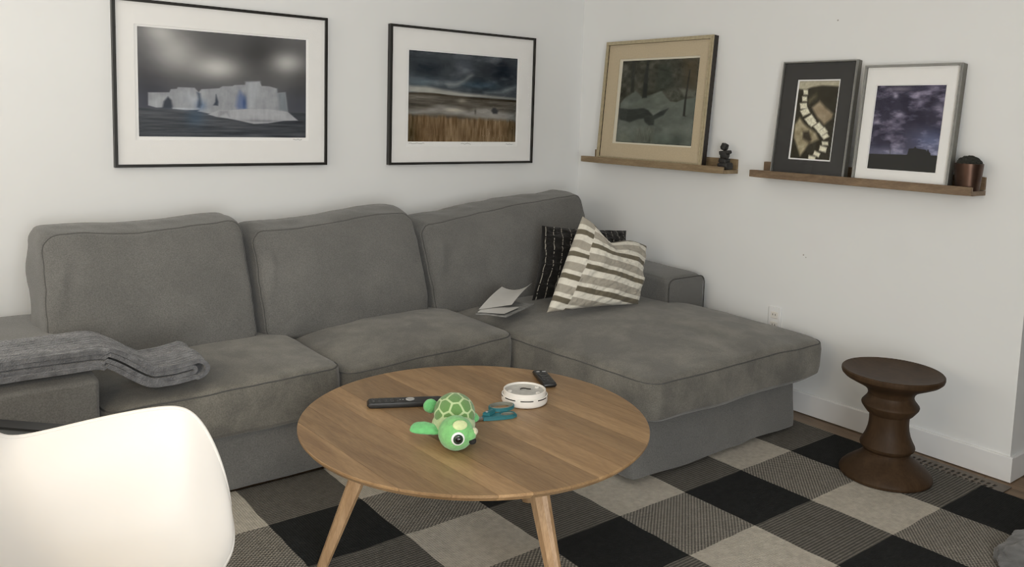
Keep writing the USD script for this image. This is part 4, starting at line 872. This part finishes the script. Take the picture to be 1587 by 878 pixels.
# ------------------------------------------------------------------ turned walnut stool
stx, sty = -.318, -2.030
prof = [(0, .3665), (.06, .3672), (.11, .3695), (.145, .3755), (.158, .3795), (.1635, .3800), (.1668, .3765), (.1672, .3700), (.165, .3620), (.156, .3530), (.135, .3420), (.108, .3290), (.088, .3170), (.0775, .3050), (.0745, .2930), (.0775, .2820), (.0880, .2690), (.0935, .2620), (.0945, .2580), (.0930, .2520), (.0845, .2400), (.0765, .2295), (.0745, .2275), (.0680, .2262), (.0660, .2235),
        (.0650, .2050), (.0655, .1880), (.0680, .1700), (.0735, .1500), (.0815, .1320), (.0890, .1180), (.0905, .1120), (.0880, .1040), (.0800, .0965), (.0770, .0920), (.0775, .0850), (.0830, .0770), (.0970, .0640), (.1180, .0480), (.1380, .0320), (.1500, .0190), (.1535, .0110), (.1525, .0040), (.1480, .0000), (0, 0)]
prof = np.array(prof); s = np.concatenate([[0], np.cumsum(np.linalg.norm(np.diff(prof, axis=0), axis=1))])
single('stool', lathe(prof, 128, (stx, sty, .0088)), K['walnut'], 'turned dark walnut stool with round dished seat beside the right wall', 'stool', (stx, sty, .0088), smooth=28)
# ------------------------------------------------------------------ white shell armchair in the foreground
from scipy.interpolate import RectBivariateSpline
rows = [  # (x, |y|, z) from the rim to the middle, for each section from the seat's front edge to the top of the back
    [(.176, .288, .490), (.178, .262, .452), (.160, .215, .430), (.125, .135, .420), (.100, 0, .415)],
    [(.166, .300, .560), (.168, .276, .505), (.150, .230, .455), (.115, .142, .436), (.092, 0, .428)],
    [(.142, .306, .632), (.140, .284, .565), (.120, .238, .480), (.090, .148, .438), (.070, 0, .428)],
    [(.108, .311, .682), (.104, .287, .618), (.085, .243, .502), (.055, .150, .438), (.040, 0, .426)],
    [(.050, .313, .694), (.046, .287, .630), (.035, .244, .514), (.010, .150, .436), (.0, 0, .422)],
    [(-.06, .310, .684), (-.07, .283, .630), (-.09, .238, .525), (-.12, .145, .444), (-.13, 0, .424)],
    [(-.16, .292, .678), (-.18, .264, .640), (-.205, .215, .590), (-.235, .130, .520), (-.245, 0, .500)],
    [(-.20, .262, .715), (-.22, .236, .695), (-.245, .190, .670), (-.270, .110, .630), (-.278, 0, .620)],
    [(-.235, .200, .800), (-.255, .182, .785), (-.280, .150, .765), (-.300, .085, .750), (-.306, 0, .745)],
    [(-.262, .160, .828), (-.280, .142, .826), (-.302, .115, .824), (-.322, .065, .822), (-.328, 0, .822)]]
ctrl = np.array([[(x, y, z) for x, y, z in r]+[(x, -y, z) for x, y, z in r[-2::-1]] for r in rows])
ii, jj = np.arange(10), np.array([0, .5, 1.4, 2.6, 4, 5.4, 6.6, 7.5, 8])
nu_, nv_ = 70, 90; ui, vj = np.linspace(0, 9, nu_), np.linspace(0, 8, nv_)
S = np.stack([RectBivariateSpline(ii, jj, ctrl[:, :, k], s=0.0)(ui, vj) for k in range(3)], -1)
for _ in range(2):
    S[1:-1, 1:-1] = .5*S[1:-1, 1:-1]+.125*(S[:-2, 1:-1]+S[2:, 1:-1]+S[1:-1, :-2]+S[1:-1, 2:])
Nn = np.cross(np.gradient(S, axis=0), np.gradient(S, axis=1)); Nn /= np.linalg.norm(Nn, axis=2, keepdims=True)
if Nn[nu_//3, nv_//2, 2] < 0: Nn = -Nn
N = nu_*nv_; V = np.vstack([(S+.0025*Nn).reshape(-1, 3), (S-.0025*Nn).reshape(-1, 3)])
I = np.arange(N).reshape(nu_, nv_); loop = np.concatenate([I[0, :], I[1:, -1], I[-1, -2::-1], I[-2:0:-1, 0]]); fs = []
for i in range(len(loop)):
    j = (i+1) % len(loop); fs += [[loop[i], loop[j], loop[j]+N], [loop[i], loop[j]+N, loop[i]+N]]
shell = trimesh.Trimesh(V, np.vstack([grid_faces(nu_, nv_), grid_faces(nu_, nv_, flip=True)+N, fs]), process=False)
if shell.volume < 0: shell.invert()
rim = tube((S.reshape(-1, 3))[loop], .0040, 8, True)
CHX, CHY, CHA = -2.865, -2.205, math.radians(-14)
def chair_at(m):
    m = rotz(m, CHA); m.apply_translation([CHX, CHY, 0]); return m
ch = Thing('shell_armchair', 'white moulded plastic shell armchair in the left foreground', 'chair', (CHX, CHY, .0085))
part(ch, 'shell', chair_at(shell), K['white_shell'], 60)
part(ch, 'rim', chair_at(rim), K['white_shell'], True)
part(ch, 'seat_bracket', chair_at(cat(bx(-.13, .07, -.02, .02, .388, .408), bx(-.02, .02, -.13, .13, .388, .408))), K['black'], False)
for px, py in ((.15, .15), (.15, -.15), (-.13, .15), (-.13, -.15)):
    f = np.array([px*1.55+(.0 if px > 0 else -.02), py*1.5, .0145]); t = np.array([px*.75, py*.75, .405])
    part(ch, 'leg', chair_at(tube(np.array([f, f+(t-f)*.3, f+(t-f)*.7, t]), [.0105, .0135, .0145, .013], 14)), K['legoak'], 40)
for py in (.15, -.15): part(ch, 'brace', chair_at(tube(np.array([[.192, py*1.25, .16], [-.15, py*1.0, .30]]), .004, 8)), K['black'], 40)
# ------------------------------------------------------------------ black side table by the left armrest
K['sidetop'] = plain('dark_grey_top', (.06, .065, .065), .5, .05, 30)
sa = math.radians(-45); sc0 = np.array([-2.99, -1.275, 0])
st = Thing('side_table', 'low black side table mostly hidden behind the white armchair', 'table', (sc0[0], sc0[1], .0085))
def st_at(m): m = rotz(m, sa); m.apply_translation(sc0); return m
part(st, 'rim', st_at(extrude(sbox(-.19, -.19, .19, .19).difference(sbox(-.145, -.145, .145, .145)), .024, .428)), K['remote'], False)
part(st, 'top', st_at(bx(-.145, .145, -.145, .145, .430, .446)), K['sidetop'], False)
for px in (-.165, .165):
    for py in (-.165, .165): part(st, 'leg', st_at(bx(px-.012, px+.012, py-.012, py+.012, .0085, .428)), K['remote'], False)
# ------------------------------------------------------------------ crumpled grey fleece at the lower right edge
K['fleece'] = plain('grey_fleece', (.125, .125, .125), .95, .3, 25, .6, 160, sheen_weight=.4)
m = trimesh.creation.icosphere(5); v = np.asarray(m.vertices); q = v*np.array([.21, .175, .062]); q[:, 2] = np.where(q[:, 2] < 0, q[:, 2]*.1, q[:, 2])
q *= (1+.35*(fb(v, 2.6, 3, 4)-.5)+.12*(fb(v, 9, 3, 5)-.5))[:, None]; q[:, 2] = np.maximum(q[:, 2], -.004)
m.vertices = q+[-.505, -2.672, .0135]
bl = Thing('fleece_blanket', 'crumpled grey fleece blanket lying on the rug at the lower right corner', 'blanket', (-.475, -2.69, .0085))
part(bl, 'cloth', m, K['fleece'], True)
# ------------------------------------------------------------------ unseen lamp beside the armchair, placed to light it and the nearby back wall
K['globe'] = mat('unseen_lamp_globe', {'p': ('principled_bsdf', {'base_color': (.9, .85, .75), 'roughness': .3, 'emission_color': (1, .76, .46), 'emission_strength': 100.0})}, [])
lamp = Thing('unseen_floor_lamp', 'slim black floor lamp with globe bulb, out of view, lighting the white armchair from the left', 'lamp', (-3.62, -2.42, .0003))
lp = (-3.62, -2.42)
part(lamp, 'base', lathe([(0, 0), (.13, 0), (.13, .012), (.12, .018), (0, .018)], 48, (*lp, .0095)), K['black'], 40)
part(lamp, 'pole', tube(np.array([[*lp, .02], [*lp, .7], [*lp, 1.26]]), .010, 12), K['black'], 40)
part(lamp, 'socket', lathe([(0, 0), (.022, 0), (.030, .05), (0, .05)], 32, (*lp, 1.245)), K['black'], 40)
g_ = trimesh.creation.icosphere(4, .062); g_.apply_translation([*lp, 1.35]); part(lamp, 'globe', g_, K['globe'], True)
